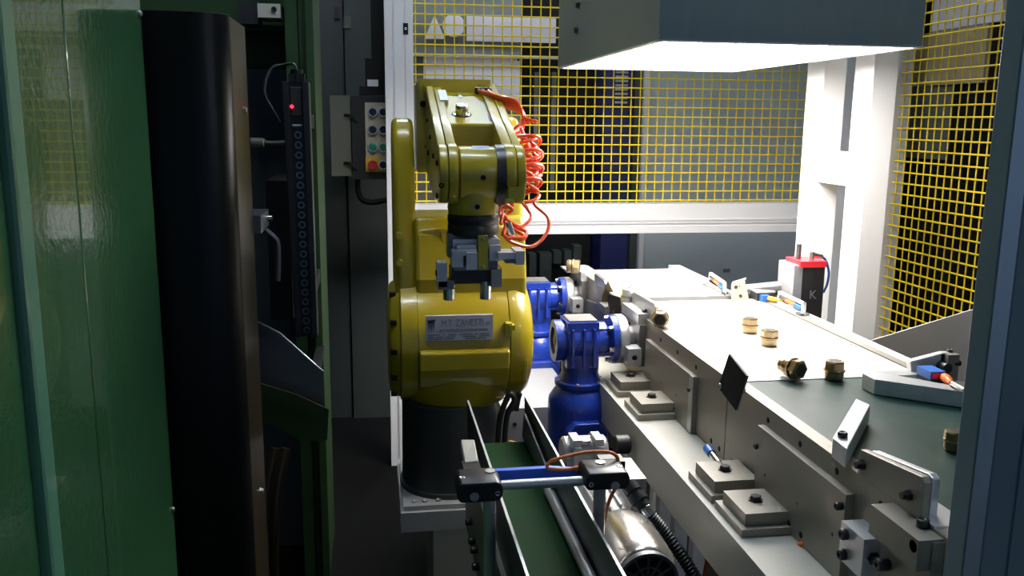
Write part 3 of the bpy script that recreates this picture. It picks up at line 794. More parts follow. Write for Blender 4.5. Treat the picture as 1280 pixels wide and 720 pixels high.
gb(598, 295, 610, 337, -.070, -.04, .002).build('bracket', 'olive', gp)
for py in (299, 333):
    p = at(604, py, Y=gy-.07); bolt(gp, (p.x, gy-.07, p.z), (0, -1, 0), .004, .003, 'steel', kind='pan')
gb(560, 292, 571, 322, -.03, .02).build('port_block', 'dark_steel', gp)
gb(565, 314, 579, 334, -.075, -.03, .003).build('jaw', 'alu_milled', gp)
gb(583, 316, 597, 337, -.085, -.03, .006).build('jaw', 'alu_milled', gp)
gb(566, 313, 596, 320, -.08, -.03, .003).build('jaw', 'alu_milled', gp)
gb(571, 306, 595, 314, -.06, -.03, .002).build('jaw', 'alu_milled', gp)
gb(612, 307, 626, 326, -.06, -.03, .002).build('jaw', 'alu_milled', gp)
gb(623, 316, 650, 324, -.08, -.02, .003).build('jaw', 'alu_milled', gp)
gb(645, 314, 656, 331, -.085, -.02, .003).build('jaw', 'alu_milled', gp)
gb(632, 325, 648, 329, -.075, -.02, .002).build('jaw', 'dark_steel', gp)
gb(614, 337, 627, 359, -.045, -.01, .004).build('finger_mount', 'steel', gp)
gb(547, 329, 559, 359, -.045, -.0, .004).build('finger_mount', 'alu_milled', gp)
gb(548, 352, 568, 362, -.045, -.0, .003).build('finger_mount', 'dark_steel', gp)
p = at(546, 341, Y=gy-.02); bolt(gp, (p.x+.002, gy-.02, p.z), (-1, 0, 0), .007, .006)
for px, z_a, z_b in ((561.5, 359, 375), (607, 353, 374)):
    a_ = at(px, z_a, Y=gy-.025); c_ = at(px, z_b, Y=gy-.025)
    MB().cyl((a_.x, gy-.022, a_.z+.004), (c_.x, gy-.022, c_.z), .0125, n=20, bev=.001).build('finger', 'chrome', gp)
# hoses
p = on_top(596, 117)
for k, (dx, dy) in enumerate(((0, 0), (.013, .012), (.025, -.004), (.036, .01))):
    b = MB(); q_ = Vector((p.x+dx, p.y+dy, p.z)); b.cyl(q_-tn*.004, q_+tn*.016, .006, n=8); b.cyl(q_+tn*.012, q_+tn*.012+Vector((.012, -.006, -.002)), .005, n=8)
    b.build('hose_fitting', M['ink'] if k % 2 else M['black'], rb)
random.seed(3)
for h in range(5):
    px0, py0 = 598+4*h, 119+2*(h % 3)
    s_ = on_top(px0, py0)+tn*.012
    pts = [s_, at(622+2*h, 122+3*h, Y=2.20)+Vector((0, 0, .004)), at(646+2*h, 127+4*h, Y=2.17), at(655-h, 146+3*h, Y=2.16)]
    turns = 3.0+.5*(h % 3); n_ = int(turns*10); rad = .040+.005*(h % 3); cxp = 651
    ph = 1.3*h
    y_a = 158+7*h; y_b = 250-4*h
    for k in range(n_+1):
        f_ = k/n_; c_ = at(cxp-2*math.sin(f_*5+h), y_a+(y_b-y_a)*f_, Y=2.13-.08*f_)
        a_ = ph+2*PI*turns*f_
        pts.append(c_+Vector((rad*math.cos(a_), rad*.9*math.sin(a_), .020*math.sin(a_+.6+h))))
    if h == 0: end = [(668, 255), (685, 272), (683, 292), (665, 308), (640, 303), (628, 292)]
    elif h == 1: end = [(660, 262), (664, 272), (652, 283), (636, 276), (629, 268), (626, 280)]
    elif h == 2: end = [(640, 262), (632, 270), (640, 282), (658, 290), (652, 300), (634, 292)]
    elif h == 3: end = [(636, 256), (628, 262), (629, 275), (640, 285), (655, 296), (634, 298)]
    else: end = [(640, 258), (627, 252), (625, 268), (632, 280), (628, 294)]
    pts += [at(x_, y_, Y=2.03-.02*i-.004*h) for i, (x_, y_) in enumerate(end)]
    MB().tube(spline(pts, 5), .0041, 7).build('hose', 'red_hose', rb)
p = at(637, 284, Y=1.9); MB().cyl(p+Vector((-.004, 0, .012)), p+Vector((.006, 0, -.016)), .007, n=12).build('hose_fitting', 'chrome', gp)

# robot stand
t = thing('robot_stand', 'light steel plate stand carrying the robot pedestal', 'stand', (.18, 2.25, 0))
MB().box(.052, .325, 2.09, 2.45, .47, .522, .004).build('base_plate', 'lightplate', t)
MB().box(.06, .32, 2.10, 2.42, .522, .535, .003).build('top_plate', 'lightplate', t)
MB().box(.135, .31, 2.115, 2.42, 0, .47, .004).build('box_body', 'beige', t)
for px in (518, 531, 548): 
    p = at(px, 608, Y=2.12); bolt(t, (p.x, 2.125, .535), (0, 0, 1), .007, .006, 'steel')

# ================================================================== MAIN CONVEYORS
LX = .690


def conv(y0, y1, label, beltm, xr=1.10, group='belt conveyors in line'):
    t = thing('belt_conveyor', label, 'conveyor', ((LX+xr)/2, (y0+y1)/2, 0), group)
    b = MB(); b.box(LX+.028, xr-.004, y0+.004, y1-.004, .985, .9985, .003); b.box(LX+.03, xr-.004, y0+.02, y1-.02, .90, .915)
    b.build('belt', beltm, t)
    MB().box(LX, LX+.027, y0, y1, .828, 1.0, .0012).build('side_plate', 'plate', t)
    MB().box(xr, xr+.022, y0, y1, .86, 1.0, .0012).build('side_plate', 'plate', t)
    MB().box(LX+.027, xr, y0+.03, y1-.03, .915, .985).build('slider_bed', 'steel', t)
    for yy in (y0+.05, y1-.08):
        MB().box(LX+.16, LX+.20, yy, yy+.04, 0, .92, .003).build('leg', 'profile', t); MB().box(xr-.06, xr-.02, yy, yy+.04, 0, .92, .003).build('leg', 'profile', t)
    return t


cn = conv(.905, 1.592, 'near belt conveyor with dark green belt', 'green_belt')
cm = conv(1.596, 2.365, 'middle belt conveyor with white belt and loose fittings', 'white_belt')
cf = conv(2.372, 2.905, 'far belt conveyor with white belt beneath the back of the hood', 'white_belt', xr=1.025)
MB().box(LX+.03, 1.098, 1.575, 1.612, .996, 1.0002).build('gap_plate', 'alu', cm)
MB().box(LX+.06, 1.022, 2.36, 2.376, .99, 1.008).build('gap_plate', 'dark_steel', cm)
# near conveyor fittings
MB().cyl((LX+.03, .93, .962), (1.095, .93, .962), .032, n=24).build('end_roller', 'chrome', cn)
c2 = MB().box(LX-.014, LX, 1.117, 1.4215, .828, .966, .0025).build('cover_plate', 'plate', cn)
for px, py in ((946, 558), (956, 594), (996, 629), (1040, 668)):
    p = at(px, py, X=LX-.014); bolt(cn, (LX-.014, p.y, p.z), (-1, 0, 0), .0055 if px == 946 else .003, .006 if px == 946 else .002, kind='socket' if px == 946 else 'pan')
for px, py in ((960, 525), (1000, 555), (1046, 589), (1101, 631)):
    p = at(px, py, X=LX); bolt(cn, (LX-.0005, p.y, p.z), (-1, 0, 0), .0058, .002, 'dull_black', kind='pan')
for px, py in ((889, 551), (899, 561), (915, 577), (926, 588), (996, 654), (1011, 668), (1092, 706)):
    p = at(px, py, X=LX); tgt = cn if p.y < 1.59 else cm
    bolt(tgt, (LX-.0005 if p.y > 1.4215 else LX-.0145, p.y, p.z), (-1, 0, 0), .0058, .002, 'dull_black', kind='pan')
for px, py in ((978, 520.5), (987, 524.5), (1035, 558)):
    p = at(px, py, Z=1.0); bolt(cn, (LX+.014, p.y, 1.0), (0, 0, 1), .0035, .001, 'dull_black', kind='pan')
# bearing block and tension parts at the end
p = at(1062, 640, X=LX-.03); 
MB().box(LX-.034, LX, 1.030, 1.090, .882, .940, .003).build('bearing_block', 'alu_milled', cn)
bolt(cn, (LX-.034, 1.075, .926), (-1, 0, 0), .008, .010); bolt(cn, (LX-.034, 1.075, .895), (-1, 0, 0), .008, .010)
bolt(cn, (LX-.018, 1.030, .912), (0, -1, 0), .007, .016, 'black', kind='hex')
bolt(cn, (LX-.014, 1.125, .945), (-1, 0, 0), .006, .012)
b = MB(); b.box(LX-.034, LX, .915, 1.022, .955, .996, .003); b.build('tension_plate', 'plate', cn)
MB().box(LX-.016, LX, .912, 1.018, .885, .993, .002).build('tension_plate', 'plate', cn)
for px, py in ((1111, 667), (1141, 689), (1110, 705)):
    p = at(px, py, X=LX-.016); bolt(cn, (LX-.016, p.y, p.z), (-1, 0, 0), .0085, .018)
b = MB(); b.cyl((LX-.034, .925, .984), (LX-.012, .925, .984), .010, n=16, bev=.002); b.build('roller_end', 'chrome', cn)
p = at(1165, 640, X=LX); bolt(cn, (LX-.006, .95, .996), (0, 0, 1), .008, .012)
# bolted guide plate standing on the edge
t = thing('guide_plate', 'upright aluminium guide plate with two bolts at near conveyor edge', 'plate', (LX, 1.04, .995))
b = MB(); b.prism([(1.115, 1.0), (1.112, 1.038), (.968, 1.056), (.962, 1.050), (.962, .999)], 'X', LX-.001, LX+.010, .0015)
b.build('plate', 'plate', t)
b = MB(); b.prism([(1.108, 1.0), (1.100, 1.040), (.972, 1.058), (.962, 1.055), (.962, 1.0)], 'X', LX+.0105, LX+.022, .0015); b.build('backing_plate', 'alu_milled', t)
MB().box(LX+.0, LX+.05, .935, 1.0, .9995, 1.003, .001).build('foot', 'alu_milled', t)
for px, py in ((1078, 581), (1136, 619)):
    p = at(px, py, X=LX-.002); bolt(t, (LX-.002, p.y, p.z), (-1, 0, 0), .006, .012, 'black', kind='hex')
# diagonal stop bar
t = thing('stop_bar', 'square aluminium stop bar lying diagonally over the green belt edge', 'bar', (.76, 1.25, 1.0))
Q = [(.688, 1.181), (.829, 1.363), (.833, 1.330), (.692, 1.148)]
Q = [at(x, y, Z=1.032) for x, y in ((1041, 547), (1070, 498), (1088, 506), (1059, 561))]
b = MB(); b.poly([(q.x, q.y, 1.001) for q in Q], [(q.x, q.y, 1.032) for q in Q], .0015); b.build('bar', 'alu_milled', t)
p = at(1053, 546, Z=1.032); bolt(t, (p.x, p.y, 1.032), (0, 0, 1), .0075, .009)
# straight guide bar at right
t = thing('guide_bar', 'long aluminium guide bar with dark end across the green belt', 'bar', (1.0, 1.44, 1.0))
Q = [(.927, 1.506), (.930, 1.468), (1.058, 1.376), (1.16, 1.30), (1.16, 1.37), (1.03, 1.49)]
Q = [at(x, y, Z=1.03) for x, y in ((1078, 466), (1094, 474), (1200, 489))]
Q = [(Q[0].x, Q[0].y), (Q[1].x, Q[1].y), (Q[2].x, Q[2].y), (Q[2].x+.12, Q[2].y-.09), (Q[2].x+.12, Q[2].y-.055), (Q[2].x+.012, Q[2].y+.032), (Q[0].x+.04, Q[0].y-.004)]
b = MB(); b.prism(Q, 'Z', 1.0, 1.03, .0012); b.build('bar', 'alu_milled', t)
MB().box(1.0, 1.16, 1.475, 1.53, 1.001, 1.004, .001, rot=Matrix.Rotation(-.35, 3, 'Z')).build('bracket', 'dark_steel', t)
# middle conveyor fittings
c1 = MB().box(LX-.012, LX, 1.755, 2.095, .828, .957, .0025).build('cover_plate', 'plate', cm)
MB().box(LX-.013, LX-.0115, 1.752, 1.775, .829, .957, .0005).build('cover_edge', 'alu', cm)
for px, py in ((862, 487), (826, 478), (845, 494)):
    p = at(px, py, X=LX-.012); bolt(cm, (LX-.012, p.y, p.z), (-1, 0, 0), .0055 if px == 862 else .0025, .006 if px == 862 else .002, kind='socket' if px == 862 else 'pan')
for px, py in ((807, 411), (826, 425), (847, 440), (870, 459), (868, 514)):
    p = at(px, py, X=LX); bolt(cm, (LX-.0005, p.y, p.z), (-1, 0, 0), .0055, .002, 'dull_black', kind='pan')
for px, py in ((842, 510), (834, 502)):
    p = at(px, py, X=LX-.012); bolt(cm, (LX-.0125, p.y, max(p.z, .83)), (-1, 0, 0), .0055, .002, 'dull_black', kind='pan')
# bearing plates at the drive ends


def drive_parts(t, y0, s=1):
    MB().box(LX-.02, LX, y0-.075, y0+.10, .875, .985, .003).build('bearing_plate', 'steel', t)
    MB().box(LX-.055, LX-.02, y0-.10, y0-.052, .885, .93, .003).build('bearing_block', 'alu_milled', t)
    bolt(t, (LX-.038, y0-.10, .907), (0, -1, 0), .007, .004, 'dull_black', kind='pan')
    for zz in (.895, .93, .965): bolt(t, (LX-.02, y0+.015, zz), (-1, 0, 0), .008, .014)
    MB().box(LX-.02, LX+.03, y0-.06, y0+.09, .985, 1.012, .003).build('guide_block', 'alu_milled', t)


drive_parts(cm, 2.20); drive_parts(cf, 2.84)
b = MB(); b.prism([(2.09, 1.0), (2.09, 1.042), (2.10, 1.048), (2.28, 1.044), (2.30, 1.035), (2.30, 1.0)], 'X', LX+.008, LX+.02, .002); b.build('edge_guide', 'alu_milled', cm)
bolt(cm, (LX+.008, 2.16, 1.015), (-1, 0, 0), .006, .012)
b = MB(); b.prism([(2.53, 1.0), (2.53, 1.02), (2.545, 1.027), (2.66, 1.03), (2.66, 1.0)], 'X', LX-.006, LX+.008, .002); b.build('edge_guide', 'steel', cf)
MB().box(LX-.05, LX+.05, 2.86, 2.97, .998, 1.003, .001).build('end_plate', 'alu', cf)
b = MB(); b.prism([(2.40, .84), (2.74, .87), (2.74, .93), (2.40, .965)], 'X', LX-.012, LX-.001, .002); b.build('cover_plate', 'dark_steel', cf)
# right edge strips
b = MB(); b.box(1.01, 1.05, 2.60, 2.90, 1.0, 1.012, .002); b.box(1.035, 1.05, 2.40, 2.60, .98, 1.008, .002); b.build('edge_guide', 'alu_milled', cf)
b = MB(); b.box(1.1225, 1.15, 1.62, 2.30, .985, .9995, .001); b.build('edge_strip', 'white_frame', cm)
for px, py in ((1064, 430), (1070, 433)):
    p = at(px, py, Z=1.0); bolt(cm, (p.x, p.y, 1.0), (0, 0, 1), .003, .001, 'dull_black', kind='pan')

# ================================================================== PAINTED BEAM UNDER THE CONVEYORS
bxl = .577; bz1 = .826
t = thing('base_beam', 'long grey-beige painted square beam under the conveyors', 'beam', (.66, 1.7, 0))
MB().box(bxl, bxl+.12, .6, 2.52, .73, bz1, .009, 4).build('beam', 'beam', t)
for yy in (.75, 2.42): MB().box(bxl+.02, bxl+.10, yy, yy+.08, 0, .732, .006).build('leg', 'beam', t)
blk = None
labs = ['stepped clamp block on the beam, farthest of four', 'stepped clamp block on the beam, second from the far end', 'stepped clamp block on the beam in shadow, third from the far end', 'stepped clamp block on the beam in shadow, nearest of four']
for i, yy in enumerate((2.09, 1.915, 1.47, 1.335)):
    if blk is None:
        blk = thing('clamp_block', labs[0], 'clamp', (.63, yy, bz1), 'clamp blocks along the painted beam')
        x = .63
        MB().box(x-.040, x+.055, yy-.062, yy+.055, bz1, bz1+.014, .002).build('foot', 'block', blk)
        MB().box(x-.030, x+.055, yy-.05, yy+.045, bz1+.014, bz1+.036, .002).build('block', 'block', blk)
        bolt(blk, (x+.01, yy, bz1+.036), (0, 0, 1), .010, .010, 'black', kind='hex')
    else: dup(blk, (.63, yy, bz1), labs[i])

# ================================================================== BLUE GEARMOTORS


def gearmotor(loc, label):
    x, y, z = loc
    t = thing('gearmotor', label, 'motor', loc, 'blue gearmotors')
    za = z+.335
    b = MB(); b.box(x-.058, x+.026, y-.048, y+.048, za-.064, za+.056, .014, 3); b.cyl((x-.058, y, za), (x+.026, y, za), .0575, n=36, bev=.004); b.cyl((x-.072, y, za), (x+.05, y, za), .048, n=32)
    for k_ in (-.045, -.015, .012): b.box(x+k_-.003, x+k_+.003, y-.062, y-.03, za-.06, za+.04, .002)
    b.cyl((x-.012, y, za-.08), (x-.012, y, za-.04), .05, n=28); b.build('gear_housing', 'blue', t)
    MB().box(x-.052, x+.022, y-.04, y+.04, za+.056, za+.061, .004, 2).build('top_plate', 'steel', t)
    b = MB(); b.ring((x-.086, y, za), (x-.066, y, za), .036, .055, 32); b.build('bearing_cap', 'blue', t)
    b = MB(); b.lathe((x-.084, y, za), (1, 0, 0), [(0, .012), (.004, .02), (.006, .036), (.014, .037)], 28); b.build('shaft_seal', 'bronze', t)
    b = MB(); b.lathe((x+.03, y, za), (1, 0, 0), [(0, .040), (.03, .038), (.034, .064), (.047, .066), (.049, .06)], 36)
    for k in range(4):
        a = PI/4+k*PI/2; b.box(x+.03, x+.066, y+.045*math.cos(a)-.005, y+.045*math.cos(a)+.005, za+.045*math.sin(a)-.005, za+.045*math.sin(a)+.005)
    fl_ = b.build('output_flange', 'blue', t)
    for k in range(6):
        a = 2*PI*k/6+.3; bolt(t, (x+.064, y+.055*math.cos(a), za+.055*math.sin(a)), (-1, 0, 0), .006, .012, 'chrome', kind='hex')
    MB().lathe((x+.079, y, za), (1, 0, 0), [(0, .063), (.003, .066), (.020, .066), (.028, .060), (.031, .036), (.066, .034)], 36).build('coupling_disc', 'alu', t)
    cz = x-.012
    b = MB(); b.lathe((cz, y, z), (0, 0, 1), [(0, .072), (.004, .080), (.155, .084), (.178, .082), (.20, .068), (.212, .058), (.214, .066), (.226, .067), (.228, .056), (.245, .050), (.262, .046)], 40)
    for k in range(16):
        a = 2*PI*k/16; c_, s_ = math.cos(a), math.sin(a)
        b.box(cz+.080*c_-.002, cz+.080*c_+.002, y+.08*s_-.002, y+.08*s_+.002, z+.02, z+.10)
    b.build('motor_body', 'blue', t)
    for k in range(6):
        a = 2*PI*k/6+.2; bolt(t, (cz+.06*math.cos(a), y+.06*math.sin(a), z+.226), (0, 0, 1), .005, .006, 'steel', kind='hex')
    b = MB(); b.prism([(cz-.052, z+.02), (cz+.052, z+.02), (cz+.052, z+.115), (cz+.032, z+.138), (cz-.032, z+.138), (cz-.052, z+.115)], 'Y', y-.106, y-.06, .003)
    b.build('terminal_box', 'blue', t)
    MB().cyl((cz+.052, y-.085, z+.05), (cz+.075, y-.085, z+.05), .012, n=14).build('cable_gland', 'dull_black', t)
    for dx in (-.043, .043):
        bolt(t, (cz+dx, y-.106, z+.03), (0, -1, 0), .004, .003, 'steel', kind='pan')
    return t


g2 = gearmotor((.545, 2.20, .598), 'blue gearmotor in front, fully visible left of the beam')
dup(g2, (.545, 2.84, .585), 'blue gearmotor behind, half hidden by the yellow robot')
# floor plinth behind the robot (grey plate behind the small conveyor)
t = thing('floor_plinth', 'light grey steel plinth behind the small conveyor', 'base', (.45, 2.5, 0))
x_0, x_1, zz0, zz1 = bx(628, 508, 690, 560, 2.42)
MB().box(.345, .57, 2.34, 2.9, 0, at(660, 510, Y=2.34).z, .006).build('body', 'lightplate', t)
p = at(652, 530, Y=2.34); bolt(t, (p.x-.02, 2.34, p.z), (0, -1, 0), .006, .004)

# ================================================================== SMALL CONVEYOR
t = thing('small_conveyor', 'narrow foreground conveyor with green belt between tall steel side guides', 'conveyor', (.29, 1.4, 0))
sl, sr = .2118, .3480
MB().box(sl+.012, sr-.004, .70, 1.925, .752, .762, .003).build('belt', 'small_belt', t)
MB().box(sl+.005, sr+.004, .72, 1.90, .70, .752).build('bed', 'dark_steel', t)
MB().box(sl-.003, sl, .70, 1.975, .70, .85, .0005).build('side_guide', 'dark_steel', t)
MB().box(sr, sr+.003, .70, 1.99, .70, .85, .0005).build('side_guide', 'dark_steel', t)
b = MB(); b.box(sl-.004, sl+.0005, .70, 1.975, .8495, .852, .0008); b.build('guide_lip', 'alu_milled', t)
b = MB(); b.box(sr-.0005, sr+.004, .70, 1.99, .8495, .852, .0008); b.build('guide_lip', 'alu_milled', t)
MB().cyl((sr-.013, .70, .773), (sr-.013, 1.62, .773), .0105, n=16).build('guide_rod', 'alu', t)
b = MB(); b.prism([(1.60, .765), (1.60, .80), (1.93, .83), (1.95, .765)], 'X', sr-.012, sr-.007, .001); b.build('guide_flap', 'dark_steel', t)
MB().box(sl-.012, sl-.003, .70, 1.93, .56, .745, .002).build('frame_plate', 'plate', t)
for px, py in ((586, 652), (590, 676), (593, 687), (595, 708)):
    p = at(px+4, py, X=sl-.012); bolt(t, (sl-.012, p.y, min(.74, p.z)), (-1, 0, 0), .008, .016)
for yy in (.8, 1.8):
    MB().box(sl+.02, sl+.06, yy, yy+.04, 0, .70, .003).build('leg', 'profile', t); MB().box(sr-.05, sr-.01, yy, yy+.04, 0, .70, .003).build('leg', 'profile', t)
# sensor bar across
SY = 1.36
t = thing('sensor_bridge', 'black-clamped rod bridge with blue strip across the small conveyor', 'bracket', (.27, SY, .60))
r1 = at(612, 660, Y=SY); r2 = at(749, 630, Y=SY)
MB().cyl((r1.x, SY, .60), (r1.x, SY, .905), .0105, n=18).build('rod', 'alu', t)
MB().cyl((r2.x, SY, .60), (r2.x, SY, .905), .0105, n=18).build('rod', 'alu', t)
MB().box(r1.x-.014, sl-.012, SY-.015, SY+.015, .61, .64, .002).build('rod_mount', 'dark_steel', t)
MB().box(sr+.003, r2.x+.014, SY-.015, SY+.015, .61, .64, .002).build('rod_mount', 'dark_steel', t)
pa = at(622, 604, Y=SY-.01); pb = at(745, 597, Y=SY-.01)
MB().cyl((pa.x-.03, SY-.02, pa.z), (pb.x+.03, SY-.02, pb.z), .0082, n=16).build('cross_rod', 'alu', t)


def clamp(x0, x1, zc, h_):
    b = MB(); n_ = 8; r = h_/2; P = []
    for k in range(n_+1):
        a = -PI/2+PI*k/n_; P.append((x1-r*.7+r*.7*math.cos(a), zc+r*math.sin(a)))
    for k in range(n_+1):
        a = PI/2+PI*k/n_; P.append((x0+r*.5+r*.5*math.cos(a), zc+r*math.sin(a)))
    b.prism(P, 'Y', SY-.045, SY+.018, .003, 2)
    return b.build('clamp', 'black', t)


cl = at(571, 616, Y=SY-.04); cr_ = at(629, 616, Y=SY-.04)
k1 = clamp(cl.x, cr_.x, cl.z, .034)
p = at(593, 621, Y=SY-.045); MB().cyl((p.x, SY-.0475, p.z), (p.x, SY-.04, p.z), .0075, n=16, bev=.001).build('rod_end', 'alu', k1)
p = at(622, 617, Y=SY-.045); bolt(k1, (p.x, SY-.045, p.z), (0, -1, 0), .0045, .002, 'chrome')
p = at(608, 604, Z=cl.z+.017); MB().cyl((r1.x, SY, cl.z+.01), (r1.x, SY, cl.z+.0185), .0085, n=16).build('rod_end', 'alu', k1)
bolt(k1, (cl.x+.01, SY-.02, cl.z+.017), (0, 0, 1), .005, .002, 'chrome')
cl2 = at(731, 602, Y=SY-.04); cr2 = at(787, 602, Y=SY-.04)
k2 = clamp(cl2.x, cr2.x, cl2.z, .030)
p = at(769, 607, Y=SY-.045); MB().cyl((p.x, SY-.0475, p.z), (p.x, SY-.04, p.z), .0075, n=16, bev=.001).build('rod_end', 'alu', k2)
p = at(739, 606, Y=SY-.045); bolt(k2, (p.x, SY-.045, p.z), (0, -1, 0), .0045, .002, 'chrome')
MB().cyl((r2.x, SY, cl2.z+.008), (r2.x, SY, cl2.z+.0165), .0085, n=16).build('rod_end', 'alu', k2)
bolt(k2, (cr2.x-.012, SY-.02, cl2.z+.015), (0, 0, 1), .005, .002, 'chrome')
# rear clamps
a = at(577, 576, Y=SY+.06); c = at(598, 604, Y=SY+.06)
b = MB(); b.box(a.x, c.x, SY+.02, SY+.06, c.z-.005, a.z, .008, 3); b.build('rear_clamp', 'black', t)
p = at(590, 598, Y=SY+.02); MB().cyl((p.x, SY-.01, p.z), (p.x, SY+.03, p.z+.004), .008, n=16).build('rod_stub', 'chrome', t)
a = at(577, 549, Y=SY+.2); c = at(592, 577, Y=SY+.12)
b = MB(); A_ = [at(576, 549, Y=SY+.12), at(593, 549, Y=SY+.12), at(598, 576, Y=SY+.05), at(581, 578, Y=SY+.05)]
b.poly([tuple(v) for v in A_], [tuple(v-Vector((0, 0, .02))) for v in A_], .002); b.build('mount_arm', 'beige', t)
a = at(746, 570, Y=SY+.05); c = at(774, 594, Y=SY+.05)
b = MB(); b.box(a.x, c.x, SY+.015, SY+.05, c.z-.01, a.z+.002, .008, 3); b.build('rear_clamp', 'black', t)
p = at(757, 582, Y=SY+.02); MB().cyl((p.x-.012, SY+.0, p.z), (p.x+.006, SY+.02, p.z+.004), .008, n=16).build('rod_stub', 'chrome', t)
# blue strip (sensor bar)
A_ = [at(597, 590, Y=SY+.02), at(688, 585, Y=SY+.02), at(735, 588, Y=SY+.02), at(735, 597, Y=SY+.02), at(597, 602, Y=SY+.02)]
b = MB(); b.poly([tuple(v) for v in A_], [(v.x, v.y+.012, v.z) for v in A_], .001); b.build('blue_strip', 'blue_strip', t)
# orange cable
t = thing('sensor_cable', 'orange sensor cable looping over the black bridge clamp', 'cable', tuple(at(730, 655, Y=SY)))
pts = [at(x, y, Y=SY+.01+.0*i) for i, (x, y) in enumerate(((722, 585), (706, 587), (690, 586), (684, 584), (688, 577), (705, 571), (735, 565), (760, 565), (771, 571), (773, 584)))]
pts += [at(774, 596, Y=SY+.03), at(768, 612, Y=SY+.04), at(762, 625, Y=SY+.04), at(757, 645, Y=SY+.05), at(754, 665, Y=SY+.06)]
MB().tube(spline(pts, 6), .0032, 8).build('cable', 'orange', t)
a = at(716, 586, Y=SY+.01); c = at(747, 584, Y=SY+.01)
MB().lathe(a, c-a, [(0, .0035), (.008, .0045), (.012, .006), ((c-a).length, .006)], 12).build('plug', 'orange', t)

# drive motor of small conveyor: cast gearbox, terminal box, fan cover
t = thing('drive_motor', 'silver drive motor with domed fan cover beside the small conveyor', 'motor', (.46, 1.5, .60))
mc = at(800, 712, Y=1.40); mr = .066
b = MB(); b.lathe((mc.x, 1.36, mc.z), (0, 1, 0), [(0, .050), (.004, .056), (.012, .060), (.03, .064), (.07, .066), (.14, .066), (.16, .062)], 44); b.build('fan_cover', 'fan', t)
b = MB(); b.ring((mc.x, 1.352, mc.z), (mc.x, 1.364, mc.z), .050, .056, 40); b.ring((mc.x, 1.354, mc.z), (mc.x, 1.362, mc.z), .026, .030, 30); b.ring((mc.x, 1.354, mc.z), (mc.x, 1.362, mc.z), .010, .014, 24)
for k in range(12):
    a = 2*PI*k/12; rot = Matrix.Rotation(-a, 3, 'Y')
    b.box(mc.x-.002, mc.x+.002, 1.355, 1.361, mc.z+.010, mc.z+.052, rot=rot, c=(mc.x, 1.358, mc.z))
b.build('fan_grille', 'dark_steel', t)
MB().cyl((mc.x, 1.3585, mc.z), (mc.x, 1.3598, mc.z), .0495, n=36).build('grille_backing', 'dull_black', t)
b = MB(); b.cyl((mc.x, 1.50, mc.z), (mc.x, 1.76, mc.z), .058, n=36)
for k in range(18):
    a = 2*PI*k/18; b.box(mc.x-.0015, mc.x+.0015, 1.53, 1.72, mc.z+.055, mc.z+.066, rot=Matrix.Rotation(a, 3, 'Y'), c=(mc.x, 1.6, mc.z))
b.build('motor_body', 'motor_alu', t)
tb = at(780, 590, Y=1.62)
b = MB(); q0 = at(768, 573, Y=1.68); q1 = at(806, 600, Y=1.58)
b.box(q0.x, q1.x, 1.57, 1.68, q1.z-.02, q0.z, .006); b.box(q0.x+.01, q1.x-.01, 1.58, 1.67, mc.z+.05, q1.z); b.build('terminal_box', 'motor_alu', t)
# cast gearbox with clips, axis X
ga = at(735, 562, Y=1.78)
b = MB(); b.cyl((ga.x-.055, 1.80, ga.z-.012), (ga.x+.045, 1.80, ga.z-.012), .036, n=28, bev=.005); b.cyl((ga.x-.03, 1.80, ga.z-.012), (ga.x-.02, 1.80, ga.z-.012), .041, n=28); b.cyl((ga.x+.012, 1.80, ga.z-.012), (ga.x+.022, 1.80, ga.z-.012), .041, n=28)
b.box(ga.x-.05, ga.x+.05, 1.76, 1.84, mc.z-.03, ga.z-.01, .006); b.build('gearbox', 'motor_alu', t)
for dx in (-.032, .018):
    c_ = MB(); c_.box(ga.x+dx-.009, ga.x+dx+.009, 1.748, 1.80, ga.z+.012, ga.z+.034, .003); c_.box(ga.x+dx-.007, ga.x+dx+.007, 1.74, 1.76, ga.z-.02, ga.z+.02, .003); c_.build('clip', 'motor_alu', t)
MB().cyl((ga.x-.008, 1.775, ga.z+.018), (ga.x-.008, 1.775, ga.z+.026), .012, n=18).build('filler_cap', 'alu', t)
p = at(768, 556, Y=1.84); MB().cyl((p.x, 1.84, p.z), (p.x+.035, 1.84, p.z), .022, n=18, bev=.003).build('end_cap', 'rubber', t)
# black connector and corrugated conduit
t = thing('corrugated_conduit', 'black corrugated conduit with threaded gland from the silver motor', 'conduit', tuple(at(860, 720, Y=1.45)))
a = at(786, 604, Y=1.56); c = at(806, 634, Y=1.52)
dvv = (c-a); L_ = dvv.length
MB().lathe(a, dvv, [(0, .013), (.006, .013), (.007, .016), (.02, .016), (.021, .012), (.026, .012), (.027, .017), (L_*.75, .017), (L_*.76, .013), (L_, .013)], 14).build('gland', 'black', t)
d2 = at(813, 645, Y=1.51)
MB().lathe(c, d2-c, [(0, .012), (.003, .0135), ((d2-c).length, .0125)], 14).build('nut', 'chrome', t)
pts = spline([d2, at(830, 665, Y=1.5), at(850, 692, Y=1.48), at(868, 720, Y=1.46), at(885, 750, Y=1.44)], 14)
rr = [.0135 if i % 2 else .0108 for i in range(len(pts))]
MB().tube(pts, rr, 12).build('conduit', 'rubber', t)
